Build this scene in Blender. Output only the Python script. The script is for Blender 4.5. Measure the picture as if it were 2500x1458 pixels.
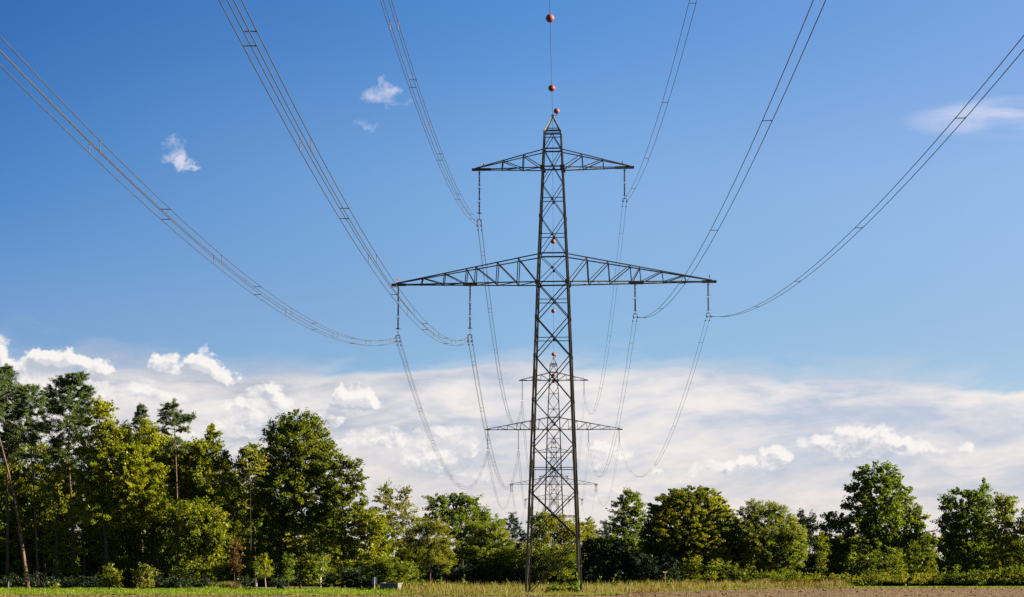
import bpy, math, random
import numpy as np
from mathutils import Vector

SC = bpy.context.scene
for _o in list(bpy.data.objects):
    bpy.data.objects.remove(_o)
COL = SC.collection
R = math.radians

# ------------------------------------------------------------------ camera
F, HX, HY, HC = 5375.0, 1353.0, 1414.0, 1.7        # focal length in photo pixels, vanishing point of the line, eye height
PSI, TH = R(-1.0890069), R(7.2627306)
CF = np.array([math.sin(PSI)*math.cos(TH), math.cos(PSI)*math.cos(TH), math.sin(TH)])
CR = np.array([math.cos(PSI), -math.sin(PSI), 0.0])
CU = np.cross(CR, CF)
cam_d = bpy.data.cameras.new('camera'); cam = bpy.data.objects.new('camera', cam_d); COL.objects.link(cam)
cam_d.sensor_width = 36.0; cam_d.lens = 36.0*F/2500.0
cam_d.clip_start = 0.5; cam_d.clip_end = 9000
cam.location = (0, 0, HC); cam.rotation_euler = (math.pi/2+TH, 0, -PSI)
SC.camera = cam

def P(px, py, Y):
    """point of the place seen at photo pixel (px, py), Y metres down the line"""
    d = CR*(px-1250)+CU*(729-py)+CF*F
    t = Y/d[1]
    return np.array([d[0]*t, Y, HC+d[2]*t])

# ------------------------------------------------------------------ sun, sky, exposure
SUN_EL, SUN_AZ = R(20), R(94)                       # azimuth measured from +Y (down the line) towards +X (right)
SUN_STRENGTH, SKY_STRENGTH, EXPOSURE = 5.0, 0.05, 2.4
sd = Vector((math.cos(SUN_EL)*math.sin(SUN_AZ), math.cos(SUN_EL)*math.cos(SUN_AZ), math.sin(SUN_EL)))
sl = bpy.data.lights.new('sun', 'SUN'); so = bpy.data.objects.new('sun', sl); COL.objects.link(so)
sl.energy = SUN_STRENGTH; sl.angle = R(0.53); sl.color = (1.0, 0.87, 0.66)
so.rotation_euler = sd.to_track_quat('Z', 'Y').to_euler(); so.location = (60, 60, 90)
SC.view_settings.view_transform = 'Standard'; SC.view_settings.look = 'None'
SC.view_settings.exposure = EXPOSURE; SC.view_settings.gamma = 1.0
SC.render.engine = 'CYCLES'
SC.cycles.max_bounces = 6; SC.cycles.diffuse_bounces = 3; SC.cycles.transmission_bounces = 4
SC.cycles.glossy_bounces = 2; SC.cycles.caustics_reflective = False; SC.cycles.caustics_refractive = False
SC.cycles.use_denoising = False

def lin(*c):
    return tuple(((v/255)/12.92 if v/255 <= 0.04045 else ((v/255+0.055)/1.055)**2.4) for v in c)

class G:
    """small helper to write node maths"""
    def __init__(s, tree): s.t = tree; s.n = tree.nodes; s.l = tree.links
    def put(s, sock, v):
        if hasattr(v, 'is_linked') or isinstance(v, bpy.types.NodeSocket): s.l.new(v, sock)
        else:
            if isinstance(v, tuple) and len(v) == 3 and sock.type == 'RGBA': v = v+(1.0,)
            sock.default_value = v
    def m(s, op, *a):
        n = s.n.new('ShaderNodeMath'); n.operation = op
        for i, v in enumerate(a): s.put(n.inputs[i], v)
        return n.outputs[0]
    def add(s, *a):
        r = a[0]
        for b in a[1:]: r = s.m('ADD', r, b)
        return r
    def sub(s, a, b): return s.m('SUBTRACT', a, b)
    def mul(s, *a):
        r = a[0]
        for b in a[1:]: r = s.m('MULTIPLY', r, b)
        return r
    def step(s, v, a, b, lo=0.0, hi=1.0):
        n = s.n.new('ShaderNodeMapRange'); n.interpolation_type = 'SMOOTHSTEP'; n.clamp = True
        for i, x in enumerate((v, a, b, lo, hi)): s.put(n.inputs[i], x)
        return n.outputs[0]
    def xyz(s, x, y, z=0.0):
        n = s.n.new('ShaderNodeCombineXYZ')
        for i, v in enumerate((x, y, z)): s.put(n.inputs[i], v)
        return n.outputs[0]
    def noise(s, vec, scale, detail=5.0, rough=0.55, dist=0.0):
        n = s.n.new('ShaderNodeTexNoise')
        if vec is not None: s.put(n.inputs['Vector'], vec)
        s.put(n.inputs['Scale'], scale); s.put(n.inputs['Detail'], detail)
        s.put(n.inputs['Roughness'], rough); s.put(n.inputs['Distortion'], dist)
        return n.outputs[0]
    def mix(s, f, a, b, blend='MIX'):
        n = s.n.new('ShaderNodeMix'); n.data_type = 'RGBA'; n.blend_type = blend
        s.put(n.inputs[0], f); s.put(n.inputs[6], a); s.put(n.inputs[7], b)
        return n.outputs[2]
    def ramp(s, f, stops):
        n = s.n.new('ShaderNodeValToRGB'); s.put(n.inputs[0], f); e = n.color_ramp.elements
        while len(e) < len(stops): e.new(0.5)
        for el, (p, c) in zip(e, stops):
            el.position = p; el.color = (c+(1.0,)) if isinstance(c, tuple) else (c, c, c, 1.0)
        return n.outputs[0]

def px_uv(px, py): return ((px-HX)/F, (HY-py)/F)

def make_world():
    w = bpy.data.worlds.new('World'); SC.world = w; w.use_nodes = True
    w.cycles.sampling_method = 'MANUAL'; w.cycles.sample_map_resolution = 256
    g = G(w.node_tree); g.n.clear()
    out = g.n.new('ShaderNodeOutputWorld'); bg = g.n.new('ShaderNodeBackground')
    g.l.new(bg.outputs[0], out.inputs[0]); bg.inputs[1].default_value = SKY_STRENGTH
    sky = g.n.new('ShaderNodeTexSky'); sky.sky_type = 'NISHITA'; sky.sun_disc = False
    sky.sun_elevation = SUN_EL; sky.sun_rotation = SUN_AZ
    sky.altitude = 500; sky.air_density = 1.0; sky.dust_density = 0.3; sky.ozone_density = 3.0
    tc = g.n.new('ShaderNodeTexCoord'); sp = g.n.new('ShaderNodeSeparateXYZ'); g.l.new(tc.outputs['Generated'], sp.inputs[0])
    x, y, z = sp.outputs
    u = g.m('ARCTAN2', x, y)                                   # azimuth from +Y
    v = g.m('ARCSINE', g.m('MINIMUM', g.m('MAXIMUM', z, -1.0), 1.0))   # elevation
    # clear sky: the Nishita sky, deepened with height above the horizon as a polarised autumn sky
    side = g.m('DIVIDE', g.add(u, 0.25), 0.46)
    row = lambda L, Cc, Rr: g.ramp(side, [(0.0, L), (0.52, Cc), (1.0, Rr)])
    tint = g.mix(g.step(v, 0.10, 0.19), row(*SKY_LOW), row(*SKY_MID))
    tint = g.mix(g.step(v, 0.17, 0.27), tint, row(*SKY_TOP))
    tint = g.mix(g.step(v, 0.28, 0.75), tint, g.mix(1.0, tint, (.95, .95, .97), 'MULTIPLY'))
    blue = g.mix(1.0, sky.outputs[0], tint, 'MULTIPLY')
    k = 1.0/SKY_STRENGTH/2**EXPOSURE
    def C(c): return tuple(q*k for q in lin(*c))
    # ---- high veil and layered bank above the horizon
    warp = g.noise(g.xyz(g.mul(u, 9.0), g.mul(v, 26.0)), 1.0, 4.0, 0.5)
    streak = g.noise(g.xyz(g.add(g.mul(u, 8.5), g.mul(warp, 0.7)), g.add(g.mul(v, 42.0), g.mul(u, -4.0), g.mul(warp, 1.5))), 1.0, 9.0, 0.60, 0.25)
    fine = g.noise(g.xyz(g.mul(u, 55.0), g.mul(v, 150.0)), 1.0, 7.0, 0.62, 0.2)
    t = g.m('DIVIDE', g.add(u, 0.252), 0.466)
    def ev(py): return (HY-py)/F*5.0
    edge = g.mul(g.ramp(t, [(0.0, ev(888)), (0.12, ev(898)), (0.24, ev(918)), (0.36, ev(898)), (0.50, ev(886)), (0.66, ev(900)), (0.72, ev(925)), (0.86, ev(945)), (1.0, ev(950))]), 0.2)
    h = g.add(g.sub(edge, v), g.mul(g.sub(streak, 0.5), 0.036))
    body = g.step(h, -0.0015, g.add(0.0070, g.mul(side, -0.0045)))
    veil = g.mul(g.step(g.add(h, g.mul(g.sub(streak, 0.45), 0.05)), -0.010, 0.010), 0.5)
    open_blue = g.mul(g.step(streak, 0.60, 0.74), g.step(v, 0.03, 0.075), 0.5)         # thin places in the bank
    dens = g.mul(g.m('MAXIMUM', g.mul(body, g.sub(0.97, open_blue)), veil), g.step(g.m('ABSOLUTE', u), 1.3, 0.45))
    tone = g.add(g.mul(g.step(streak, 0.36, 0.66), 0.88), g.mul(g.step(fine, 0.35, 0.7), 0.28))
    greyc = g.mix(g.step(v, 0.0, 0.07), C((208, 204, 206)), g.mix(g.step(u, -0.14, 0.02), C((180, 187, 203)), C((191, 201, 219))))
    litc = g.mix(g.step(v, 0.005, 0.09), C((244, 232, 224)), C((247, 240, 235)))
    bank = g.mix(g.m('MINIMUM', tone, 1.0), litc, greyc)
    col = g.mix(dens, blue, bank)
    # ---- cumulus puffs: a density group evaluated twice, once shifted towards the sun for self shading
    gr = bpy.data.node_groups.new('cumulus_density', 'ShaderNodeTree')
    gr.interface.new_socket('u', in_out='INPUT', socket_type='NodeSocketFloat')
    gr.interface.new_socket('v', in_out='INPUT', socket_type='NodeSocketFloat')
    gr.interface.new_socket('d', in_out='OUTPUT', socket_type='NodeSocketFloat')
    q = G(gr); gi = q.n.new('NodeGroupInput'); go = q.n.new('NodeGroupOutput')
    U, V = gi.outputs[0], gi.outputs[1]
    wn = q.n.new('ShaderNodeTexNoise'); q.put(wn.inputs['Vector'], q.xyz(U, V)); q.put(wn.inputs['Scale'], 75.0); q.put(wn.inputs['Detail'], 6.0); q.put(wn.inputs['Roughness'], 0.6)
    ws = q.n.new('ShaderNodeSeparateColor'); q.l.new(wn.outputs[1], ws.inputs[0])
    big = q.noise(q.xyz(U, q.mul(V, 1.2)), 120.0, 8.0, 0.66, 0.1)
    U = q.add(U, q.mul(q.sub(ws.outputs[0], 0.5), 0.027)); V = q.add(V, q.mul(q.sub(ws.outputs[1], 0.5), 0.021))
    acc = 0.0
    for (cx, cy, rx, ry, a) in PUFFS:
        cu, cv = px_uv(cx, cy)
        du = q.mul(q.sub(U, cu), F/rx); dv0 = q.mul(q.sub(V, cv), F/ry)
        dv = q.m('MAXIMUM', dv0, q.mul(dv0, -1.5))              # flatter base
        r2 = q.add(q.mul(du, du), q.mul(dv, dv))
        acc = q.add(acc, q.mul(q.step(r2, 1.55, 0.0), a))
    d = q.add(q.mul(acc, 0.85), q.mul(q.sub(big, 0.52), 2.2))
    d = q.mul(d, q.step(acc, 0.0, 0.35))
    q.l.new(d, go.inputs[0])
    def ev_d(du, dv):
        n = g.n.new('ShaderNodeGroup'); n.node_tree = gr
        g.put(n.inputs[0], g.add(u, du)); g.put(n.inputs[1], g.add(v, dv)); return n.outputs[0]
    d0 = ev_d(0.0, 0.0); d1 = ev_d(0.0020, 0.0036)
    pa = g.step(d0, -0.05, g.add(0.80, g.mul(g.step(v, 0.14, 0.2), 0.75)))
    lit = g.add(g.mul(g.step(d1, 1.05, 0.15), 0.62), g.mul(g.step(g.sub(d0, d1), -0.55, 0.5), 0.42))
    hi = g.step(v, 0.14, 0.2)
    pcol = g.mix(lit, C((192, 197, 211)), C((252, 247, 242)))
    pcol = g.mix(hi, pcol, C((228, 228, 242)))
    col = g.mix(g.mul(pa, g.mix(hi, (0.95,)*3, (0.8,)*3)), col, pcol)
    # ---- cirrus wisp high on the right
    cu, cv = px_uv(2470, 320)
    du = g.mul(g.sub(u, cu), F/260.0); dv = g.mul(g.sub(v, cv), F/52.0)
    m_ = g.step(g.add(g.mul(du, du), g.mul(dv, dv)), 1.2, 0.0)
    ci = g.mul(m_, g.step(g.noise(g.xyz(g.mul(u, 14.0), g.mul(v, 95.0)), 1.0, 6.0, 0.6, 0.4), 0.28, 0.72), 0.80)
    col = g.mix(ci, col, C((222, 223, 243)))
    g.l.new(col, bg.inputs[0])

# (photo px x, y, half width, half height, weight)
PUFFS = [(-8, 885, 52, 42, 1.0), (40, 915, 56, 30, .8), (110, 902, 84, 30, .85), (165, 892, 80, 26, .9), (215, 905, 76, 28, .85), (266, 914, 36, 18, .7), (240, 934, 46, 26, .9), (60, 950, 130, 30, .55),
         (405, 901, 40, 28, .95), (474, 908, 40, 38, 1.1), (498, 900, 48, 46, 1.3), (530, 920, 44, 36, 1.1), (552, 938, 28, 26, .75), (330, 966, 120, 28, .5), (400, 985, 90, 22, .4),
         (650, 972, 60, 26, .6), (690, 985, 40, 30, .6), (620, 1015, 60, 26, .55), (560, 1045, 60, 28, .6), (650, 1050, 60, 28, .55), (560, 1000, 60, 24, .4), (520, 1085, 90, 24, .4),
         (862, 980, 58, 36, 1.2), (898, 994, 38, 26, .9), (832, 996, 40, 20, .75), (800, 1032, 52, 26, .7),
         (1045, 1125, 75, 32, .9), (1010, 1075, 200, 26, .5), (900, 1095, 150, 22, .45), (1120, 1100, 60, 16, .4), (1150, 1160, 90, 16, .4),
         (2085, 1098, 115, 46, 1.1), (1965, 1085, 50, 26, .6), (1895, 1122, 46, 38, 1.0), (1835, 1146, 64, 20, .85), (1745, 1158, 66, 26, .7),
         (2220, 1103, 62, 24, .85), (2350, 1101, 30, 14, .7), (1500, 1100, 66, 22, .9), (1450, 1130, 40, 14, .5), (1600, 1168, 30, 10, .6), (1480, 1205, 50, 12, .5),
         (918, 240, 46, 34, .92), (945, 216, 34, 16, .5), (962, 264, 46, 13, .55), (868, 300, 36, 14, .45), (895, 314, 26, 8, .38), (430, 406, 40, 40, 1.1), (446, 426, 28, 24, .8), (458, 437, 20, 10, .55)]
SKY_TOP = ((0.1, 0.236, 0.427), (0.258, 0.446, 0.649), (0.516, 0.576, 0.708))
SKY_MID = ((0.154, 0.292, 0.465), (0.46, 0.533, 0.63), (0.626, 0.598, 0.669))
SKY_LOW = ((0.272, 0.33, 0.462), (0.408, 0.468, 0.571), (0.502, 0.504, 0.576))
make_world()

# ------------------------------------------------------------------ materials
def mat(name, build, **kw):
    m = bpy.data.materials.new(name); m.use_nodes = True
    g = G(m.node_tree); g.n.clear(); out = g.n.new('ShaderNodeOutputMaterial')
    sh = build(g, **kw); g.l.new(sh, out.inputs[0]); return m

def principled(g, col, rough=0.7, metal=0.0, spec=0.3):
    p = g.n.new('ShaderNodeBsdfPrincipled')
    g.put(p.inputs['Base Color'], col); g.put(p.inputs['Roughness'], rough); g.put(p.inputs['Metallic'], metal)
    g.put(p.inputs['Specular IOR Level'], spec)
    return p.outputs[0]

def solid(a, b, rough=0.7, metal=0.0, scale=3.0, spec=0.3):
    def f(g):
        tc = g.n.new('ShaderNodeTexCoord')
        return principled(g, g.mix(g.step(g.noise(tc.outputs['Object'], scale, 6.0, 0.65), 0.35, 0.65), a, b), rough, metal, spec)
    return f

def leafy(a, b, c=None, trans=0.45, warm=(1.5, 1.35, 0.35), patch=0.35, cfrac=0.0):
    """two-sided leaf: reflects and lets the sun through; hue differs from leaf to leaf and spray to spray"""
    def f(g):
        geo = g.n.new('ShaderNodeNewGeometry'); tc = g.n.new('ShaderNodeTexCoord')
        rnd = geo.outputs['Random Per Island']
        n = g.noise(tc.outputs['Object'], patch, 3.0, 0.6)
        f_ = g.m('MINIMUM', g.m('MAXIMUM', g.add(g.mul(rnd, 0.55), g.mul(g.sub(n, 0.5), 1.6), 0.2), 0.0), 1.0)
        col = g.mix(f_, a, b)
        if c is not None:
            col = g.mix(g.mul(g.step(g.add(n, g.mul(rnd, 0.25)), 0.62, 0.74), cfrac), col, c)
        d = g.n.new('ShaderNodeBsdfDiffuse'); g.put(d.inputs[0], col)
        t = g.n.new('ShaderNodeBsdfTranslucent'); g.put(t.inputs[0], g.mix(1.0, col, warm, 'MULTIPLY'))
        gl = g.n.new('ShaderNodeBsdfGlossy'); g.put(gl.inputs[0], (0.5, 0.55, 0.5)); g.put(gl.inputs[1], 0.45)
        m1 = g.n.new('ShaderNodeMixShader'); g.put(m1.inputs[0], trans); g.l.new(d.outputs[0], m1.inputs[1]); g.l.new(t.outputs[0], m1.inputs[2])
        m2 = g.n.new('ShaderNodeMixShader'); g.put(m2.inputs[0], 0.015); g.l.new(m1.outputs[0], m2.inputs[1]); g.l.new(gl.outputs[0], m2.inputs[2])
        return m2.outputs[0]
    return f

M = {}
M['steel'] = mat('green_grey_painted_steel', solid((0.0321, 0.0293, 0.0195), (0.0488, 0.0432, 0.0279), .6, 0, 0.6, .2))
M['galv'] = mat('galvanised_fitting', solid((0.0298, 0.0298, 0.0323), (0.0510, 0.0510, 0.0536), .55, .1, 6, .2))
M['rod'] = mat('glazed_brown_porcelain', solid((.018, .014, .014), (.026, .020, .020), .5, 0, 4, .2))
M['wire'] = mat('weathered_aluminium_strand', solid((0.0337, 0.0324, 0.0317), (0.0495, 0.0475, 0.0468), .5, .2, 2))
M['ball'] = mat('faded_orange_plastic', solid((.125, .016, .006), (.165, .024, .010), .55, 0, 5))
M['ball_dull'] = mat('weathered_pink_red_plastic', solid((0.1260, 0.0315, 0.0244), (0.1596, 0.0420, 0.0336), .6, 0, 5))
M['red'] = mat('red_tip_marker', solid((.35, .03, .02), (.4, .05, .03), .5))
M['concrete'] = mat('grey_concrete', solid((0.0585, 0.0540, 0.0473), (0.1080, 0.0990, 0.0855), .9, 0, 4))
M['bark_dark'] = mat('dark_bark', solid((0.0245, 0.0182, 0.0126), (0.0455, 0.0350, 0.0252), .95, 0, 5))
M['bark_pine'] = mat('orange_pine_bark', solid((0.0465, 0.0279, 0.0198), (0.0992, 0.0546, 0.0347), .9, 0, 1.2))
M['bark_pale'] = mat('pale_grey_bark', solid((0.0960, 0.0840, 0.0690), (0.1800, 0.1620, 0.1380), .9, 0, 4))
M['bark_birch'] = mat('white_birch_bark', solid((.30, .27, .23), (.55, .52, .47), .8, 0, 6))
M['stone'] = mat('weathered_grey_stone', solid((0.0880, 0.0853, 0.0880), (0.1485, 0.1430, 0.1430), .9, 0, 3))
M['panel'] = mat('blue_grey_sheet_metal', solid((0.1400, 0.1540, 0.1890), (0.1820, 0.1960, 0.2310), .5, .2, 2))
M['post'] = mat('pale_grey_post', solid((0.2040, 0.2100, 0.2220), (0.2760, 0.2820, 0.2880), .6, .2, 4))
M['orange'] = mat('orange_yellow_marker_roof', solid((0.2700, 0.1140, 0.0180), (0.3120, 0.1560, 0.0270), .6))
M['wood'] = mat('grey_weathered_wood', solid((0.0720, 0.0600, 0.0540), (0.1200, 0.1020, 0.0900), .9, 0, 6))
M['bird'] = mat('dark_plumage', solid((.02, .02, .022), (.05, .048, .045), .8))
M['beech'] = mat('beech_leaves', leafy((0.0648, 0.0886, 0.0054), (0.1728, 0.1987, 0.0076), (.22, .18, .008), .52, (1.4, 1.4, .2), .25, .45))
M['beech_lit'] = mat('sunlit_tint_beech_leaves', leafy((0.1018, 0.1242, 0.0049), (0.2085, 0.2231, 0.0068), (.23, .20, .008), .54, (1.4, 1.4, .2), .25, .3))  # brighter, yellower copy of the beech leaves; sunlight put into the colour
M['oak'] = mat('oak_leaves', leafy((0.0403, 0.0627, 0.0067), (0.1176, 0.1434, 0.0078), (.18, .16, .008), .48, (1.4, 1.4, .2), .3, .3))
M['pine'] = mat('pine_needles', leafy((.034, .054, .017), (.080, .104, .028), None, .20, (1.2, 1.3, .6), .3))
M['spruce'] = mat('spruce_needles', leafy((.020, .036, .020), (.038, .058, .024), None, .15, (1.2, 1.3, .6), .3))
M['olive'] = mat('olive_brown_leaves', leafy((0.0840, 0.0966, 0.0126), (0.1659, 0.1785, 0.0168), (.19, .14, .016), .46, (1.35, 1.35, .35), .3, .35))
M['willow'] = mat('willow_leaves', leafy((0.0799, 0.1058, 0.0130), (0.1566, 0.1858, 0.0162), (.19, .16, .014), .48, (1.35, 1.4, .35), .3, .3))
M['ash'] = mat('ash_leaves', leafy((0.0515, 0.0806, 0.0101), (0.1254, 0.1613, 0.0123), None, .50, (1.35, 1.4, .3), .3))
M['hornbeam'] = mat('hornbeam_leaves', leafy((0.0367, 0.0562, 0.0054), (0.1566, 0.1728, 0.0054), (.23, .20, .005), .48, (1.4, 1.4, .2), .2, .5))
M['gold'] = mat('yellowing_leaves', leafy((0.1170, 0.1350, 0.0072), (0.2070, 0.2070, 0.0081), (.28, .20, .010), .5, (1.35, 1.35, .25), .4, .5))
M['ivy'] = mat('dark_ivy_and_shaded_leaves', leafy((0.0119, 0.0204, 0.0110), (0.0255, 0.0391, 0.0170), None, .25, (1.3, 1.3, .6), .3))  # ivy, also used where shade on a bush is put into the colour
M['russet'] = mat('russet_leaves', leafy((0.0459, 0.0230, 0.0108), (0.0648, 0.0378, 0.0162), (.22, .16, .02), .4, (1.4, 1.1, .5), .5, .6))
M['bush'] = mat('bush_leaves', leafy((0.0651, 0.0874, 0.0056), (0.1535, 0.1721, 0.0074), (.20, .16, .012), .50, (1.4, 1.4, .2), .6, .3))
M['grass'] = mat('green_grass_blades', leafy((0.0543, 0.0981, 0.0030), (0.1245, 0.1773, 0.0045), (.22, .22, .015), .5, (1.25, 1.4, .15), .4, .35))
M['dry'] = mat('dry_grass_stalks', leafy((0.0943, 0.0722, 0.0213), (0.1845, 0.1312, 0.0410), (.095, .125, .012), .4, (1.3, 1.15, .6), .25, .9))
M['weed'] = mat('weed_leaves', leafy((0.0765, 0.1215, 0.0126), (0.1530, 0.1935, 0.0180), None, .5, (1.4, 1.4, .3), 1.0))
M['straw'] = mat('straw_stubble', leafy((0.1120, 0.0720, 0.0360), (0.2400, 0.1640, 0.0840), None, .2, (1.2, 1.1, .8), .6))

def soil_f(g):
    tc = g.n.new('ShaderNodeTexCoord')
    n1 = g.noise(tc.outputs['Object'], 0.12, 5.0, .6); n2 = g.noise(tc.outputs['Object'], 5.0, 6.0, .7)
    c = g.mix(g.step(n2, .35, .65), (.048, .030, .015), (.150, .097, .048))
    c = g.mix(g.mul(g.step(n1, .45, .7), .4), c, (.15, .105, .06))
    return principled(g, c, .95, 0, .1)
M['soil'] = mat('ploughed_soil', soil_f)
def turf_f(g):
    tc = g.n.new('ShaderNodeTexCoord')
    n1 = g.noise(tc.outputs['Object'], .08, 5.0, .6); n2 = g.noise(tc.outputs['Object'], 2.0, 6.0, .7)
    c = g.mix(g.step(n2, .35, .65), (.040, .055, .012), (.085, .095, .020))
    c = g.mix(g.step(n1, .45, .6), c, (.10, .085, .032))
    return principled(g, c, .95, 0, .1)
M['turf'] = mat('rough_turf', turf_f)

# ------------------------------------------------------------------ mesh helpers
class MB:
    """collects polygons, links them as one mesh object"""
    def __init__(s): s.v = []; s.f = []; s.n = 0
    def addvf(s, v, f):
        s.v.append(np.asarray(v, float)); s.f += [tuple(i+s.n for i in q) for q in f]; s.n += len(v)
    def beam(s, a, b, w, t=None, flip=1):
        """rolled angle section (L) from a to b"""
        a = np.asarray(a, float); b = np.asarray(b, float); d = b-a; L = np.linalg.norm(d)
        if L < 1e-6: return
        d /= L; up = np.array([0, 0, 1.0]) if abs(d[2]) < .9 else np.array([0, 1.0, 0])
        x = np.cross(d, up); x /= np.linalg.norm(x); y = np.cross(x, d); x = x*flip
        t = t or w*0.28
        sec = [(-w/2, -w/2), (w/2, -w/2), (w/2, -w/2+t), (-w/2+t, -w/2+t), (-w/2+t, w/2), (-w/2, w/2)]
        v = [a+x*p+y*q for p, q in sec]+[b+x*p+y*q for p, q in sec]
        f = [(i, (i+1) % 6, (i+1) % 6+6, i+6) for i in range(6)]+[(5, 4, 3, 0), (3, 2, 1, 0), (6, 9, 10, 11), (6, 7, 8, 9)]
        s.addvf(v, f)
    def tube(s, pts, rad, n=6, caps=True):
        pts = np.asarray(pts, float); k = len(pts); rad = np.broadcast_to(np.asarray(rad, float), (k,))
        tan = np.gradient(pts, axis=0); tan /= np.linalg.norm(tan, axis=1)[:, None]+1e-12
        ref = np.array([0, 0, 1.0]) if abs(tan[k//2][2]) < .8 else np.array([1.0, 0, 0])
        X = np.cross(tan, ref); X /= np.linalg.norm(X, axis=1)[:, None]+1e-12; Yv = np.cross(tan, X)
        an = np.arange(n)*2*math.pi/n
        v = (pts[:, None, :]+rad[:, None, None]*(np.cos(an)[None, :, None]*X[:, None, :]+np.sin(an)[None, :, None]*Yv[:, None, :])).reshape(-1, 3)
        f = [(i*n+j, i*n+(j+1) % n, (i+1)*n+(j+1) % n, (i+1)*n+j) for i in range(k-1) for j in range(n)]
        if caps: f += [tuple(range(n))[::-1], tuple((k-1)*n+j for j in range(n))]
        s.addvf(v, f)
    def lathe(s, prof, n=12, c=(0, 0, 0), axis='z'):
        k = len(prof); v = []
        for r, h in prof:
            for j in range(n):
                a = 2*math.pi*j/n; p = (r*math.cos(a), r*math.sin(a), h)
                if axis == 'y': p = (p[0], p[2], p[1])
                v.append((p[0]+c[0], p[1]+c[1], p[2]+c[2]))
        f = [(i*n+j, i*n+(j+1) % n, (i+1)*n+(j+1) % n, (i+1)*n+j) for i in range(k-1) for j in range(n)]
        f += [tuple(range(n))[::-1], tuple((k-1)*n+j for j in range(n))]
        s.addvf(v, f)
    def box(s, c, d, rz=0.0, bev=0.0):
        hx, hy, hz = d[0]/2, d[1]/2, d[2]/2; b = min(bev, hx*.9, hy*.9, hz*.9)
        ring = lambda x, y, z: [(-x, -y, z), (x, -y, z), (x, y, z), (-x, y, z)]
        if b > 0: L = ring(hx-b, hy-b, -hz)+ring(hx, hy, -hz+b)+ring(hx, hy, hz-b)+ring(hx-b, hy-b, hz)
        else: L = ring(hx, hy, -hz)+ring(hx, hy, hz)
        k = len(L)//4; ca, sa = math.cos(rz), math.sin(rz)
        v = [(x*ca-y*sa+c[0], x*sa+y*ca+c[1], z+c[2]) for x, y, z in L]
        f = [(i*4+j, i*4+(j+1) % 4, (i+1)*4+(j+1) % 4, (i+1)*4+j) for i in range(k-1) for j in range(4)]
        f += [(3, 2, 1, 0), tuple(4*(k-1)+j for j in range(4))]
        s.addvf(v, f)
    def build(s, name, material, parent=None, smooth=False, off=(0, 0, 0)):
        me = bpy.data.meshes.new(name)
        v = np.concatenate(s.v)-np.asarray(off)
        me.from_pydata(v.tolist(), [], s.f); me.materials.append(material)
        if smooth: me.polygons.foreach_set('use_smooth', [True]*len(me.polygons))
        o = bpy.data.objects.new(name, me); COL.objects.link(o)
        if parent: o.parent = parent
        return o

def quads(name, V, material, parent=None, loc=None):
    """V: (n,4,3) array of leaf quads -> one mesh"""
    n = len(V); me = bpy.data.meshes.new(name)
    me.vertices.add(n*4); me.vertices.foreach_set('co', V.astype(np.float32).ravel())
    me.loops.add(n*4); me.loops.foreach_set('vertex_index', np.arange(n*4, dtype=np.int32))
    me.polygons.add(n); me.polygons.foreach_set('loop_start', np.arange(0, n*4, 4, dtype=np.int32))
    me.polygons.foreach_set('loop_total', np.full(n, 4, np.int32))
    me.update(calc_edges=True); me.materials.append(material)
    o = bpy.data.objects.new(name, me); COL.objects.link(o)
    if parent: o.parent = parent
    if loc is not None: o.location = loc
    return o

def empty(name, label, cat, loc, group=None, rz=0.0):
    o = bpy.data.objects.new(name, None); COL.objects.link(o); o.location = tuple(float(q) for q in loc); o.rotation_euler = (0, 0, rz)
    o.empty_display_size = .3
    return tag(o, label, cat, group)
def tag(o, label=None, cat=None, group=None, kind=None):
    if label: o['label'] = label
    if cat: o['category'] = cat
    if group: o['group'] = group
    if kind: o['kind'] = kind
    return o
def copy_tree(o, parent=None):
    c = o.copy(); COL.objects.link(c)
    if parent: c.parent = parent
    for ch in list(o.children): copy_tree(ch, c)
    return c

# ------------------------------------------------------------------ ground
def sst(t): t = np.clip(t, 0, 1); return t*t*(3-2*t)
_rs = np.random.RandomState(5)
_ph = _rs.rand(40, 4)
def lump(x, y, wl, seed):
    s = 0
    for i in range(8):
        a, b, c, d = _ph[(seed*8+i) % 40]
        th = a*6.283; kk = 6.283/wl*(.6+b*.9)
        s = s+np.sin((x*np.cos(th)+y*np.sin(th))*kk+c*6.283)
    return s/4.0
def gz(x, y):
    x = np.asarray(x, float); y = np.asarray(y, float)
    right = np.sqrt(sst((x-1)/34.0))*.60*sst((y-213)/72.0)
    left = sst((-9-x)/8.0)*.30*sst((y-232)/14.0)
    mid = sst((y-252)/30.0)*.22*(1-sst((x-1)/20.0))
    bank = sst((-10-x)/8.0)*(.17*lump(x, y*.6, 9.0, 1)+.11*lump(x, y, 4.0, 2))*sst((y-234)/9.0)
    return right+left+mid+bank
def edge_y(x):
    return np.interp(x, [-90, -24, -18, -13, -4, 3, 7, 12, 17, 32, 60, 90], [232, 232, 231, 227, 224, 226, 244, 257, 267, 279, 283, 284])+.5*lump(x, x*0, 6.0, 3)

def grid_mesh(name, X, Y, Z, material, kind='structure'):
    ny, nx = X.shape; V = np.stack([X, Y, Z], -1).reshape(-1, 3)
    i = (np.arange(ny-1)[:, None]*nx+np.arange(nx-1)[None, :]).ravel()
    Fq = np.stack([i, i+1, i+nx+1, i+nx], -1)
    me = bpy.data.meshes.new(name); n = len(Fq)
    me.vertices.add(len(V)); me.vertices.foreach_set('co', V.astype(np.float32).ravel())
    me.loops.add(n*4); me.loops.foreach_set('vertex_index', Fq.astype(np.int32).ravel())
    me.polygons.add(n); me.polygons.foreach_set('loop_start', np.arange(0, n*4, 4, dtype=np.int32)); me.polygons.foreach_set('loop_total', np.full(n, 4, np.int32))
    me.update(calc_edges=True); me.materials.append(material)
    o = bpy.data.objects.new(name, me); COL.objects.link(o); tag(o, kind=kind); return o

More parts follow.
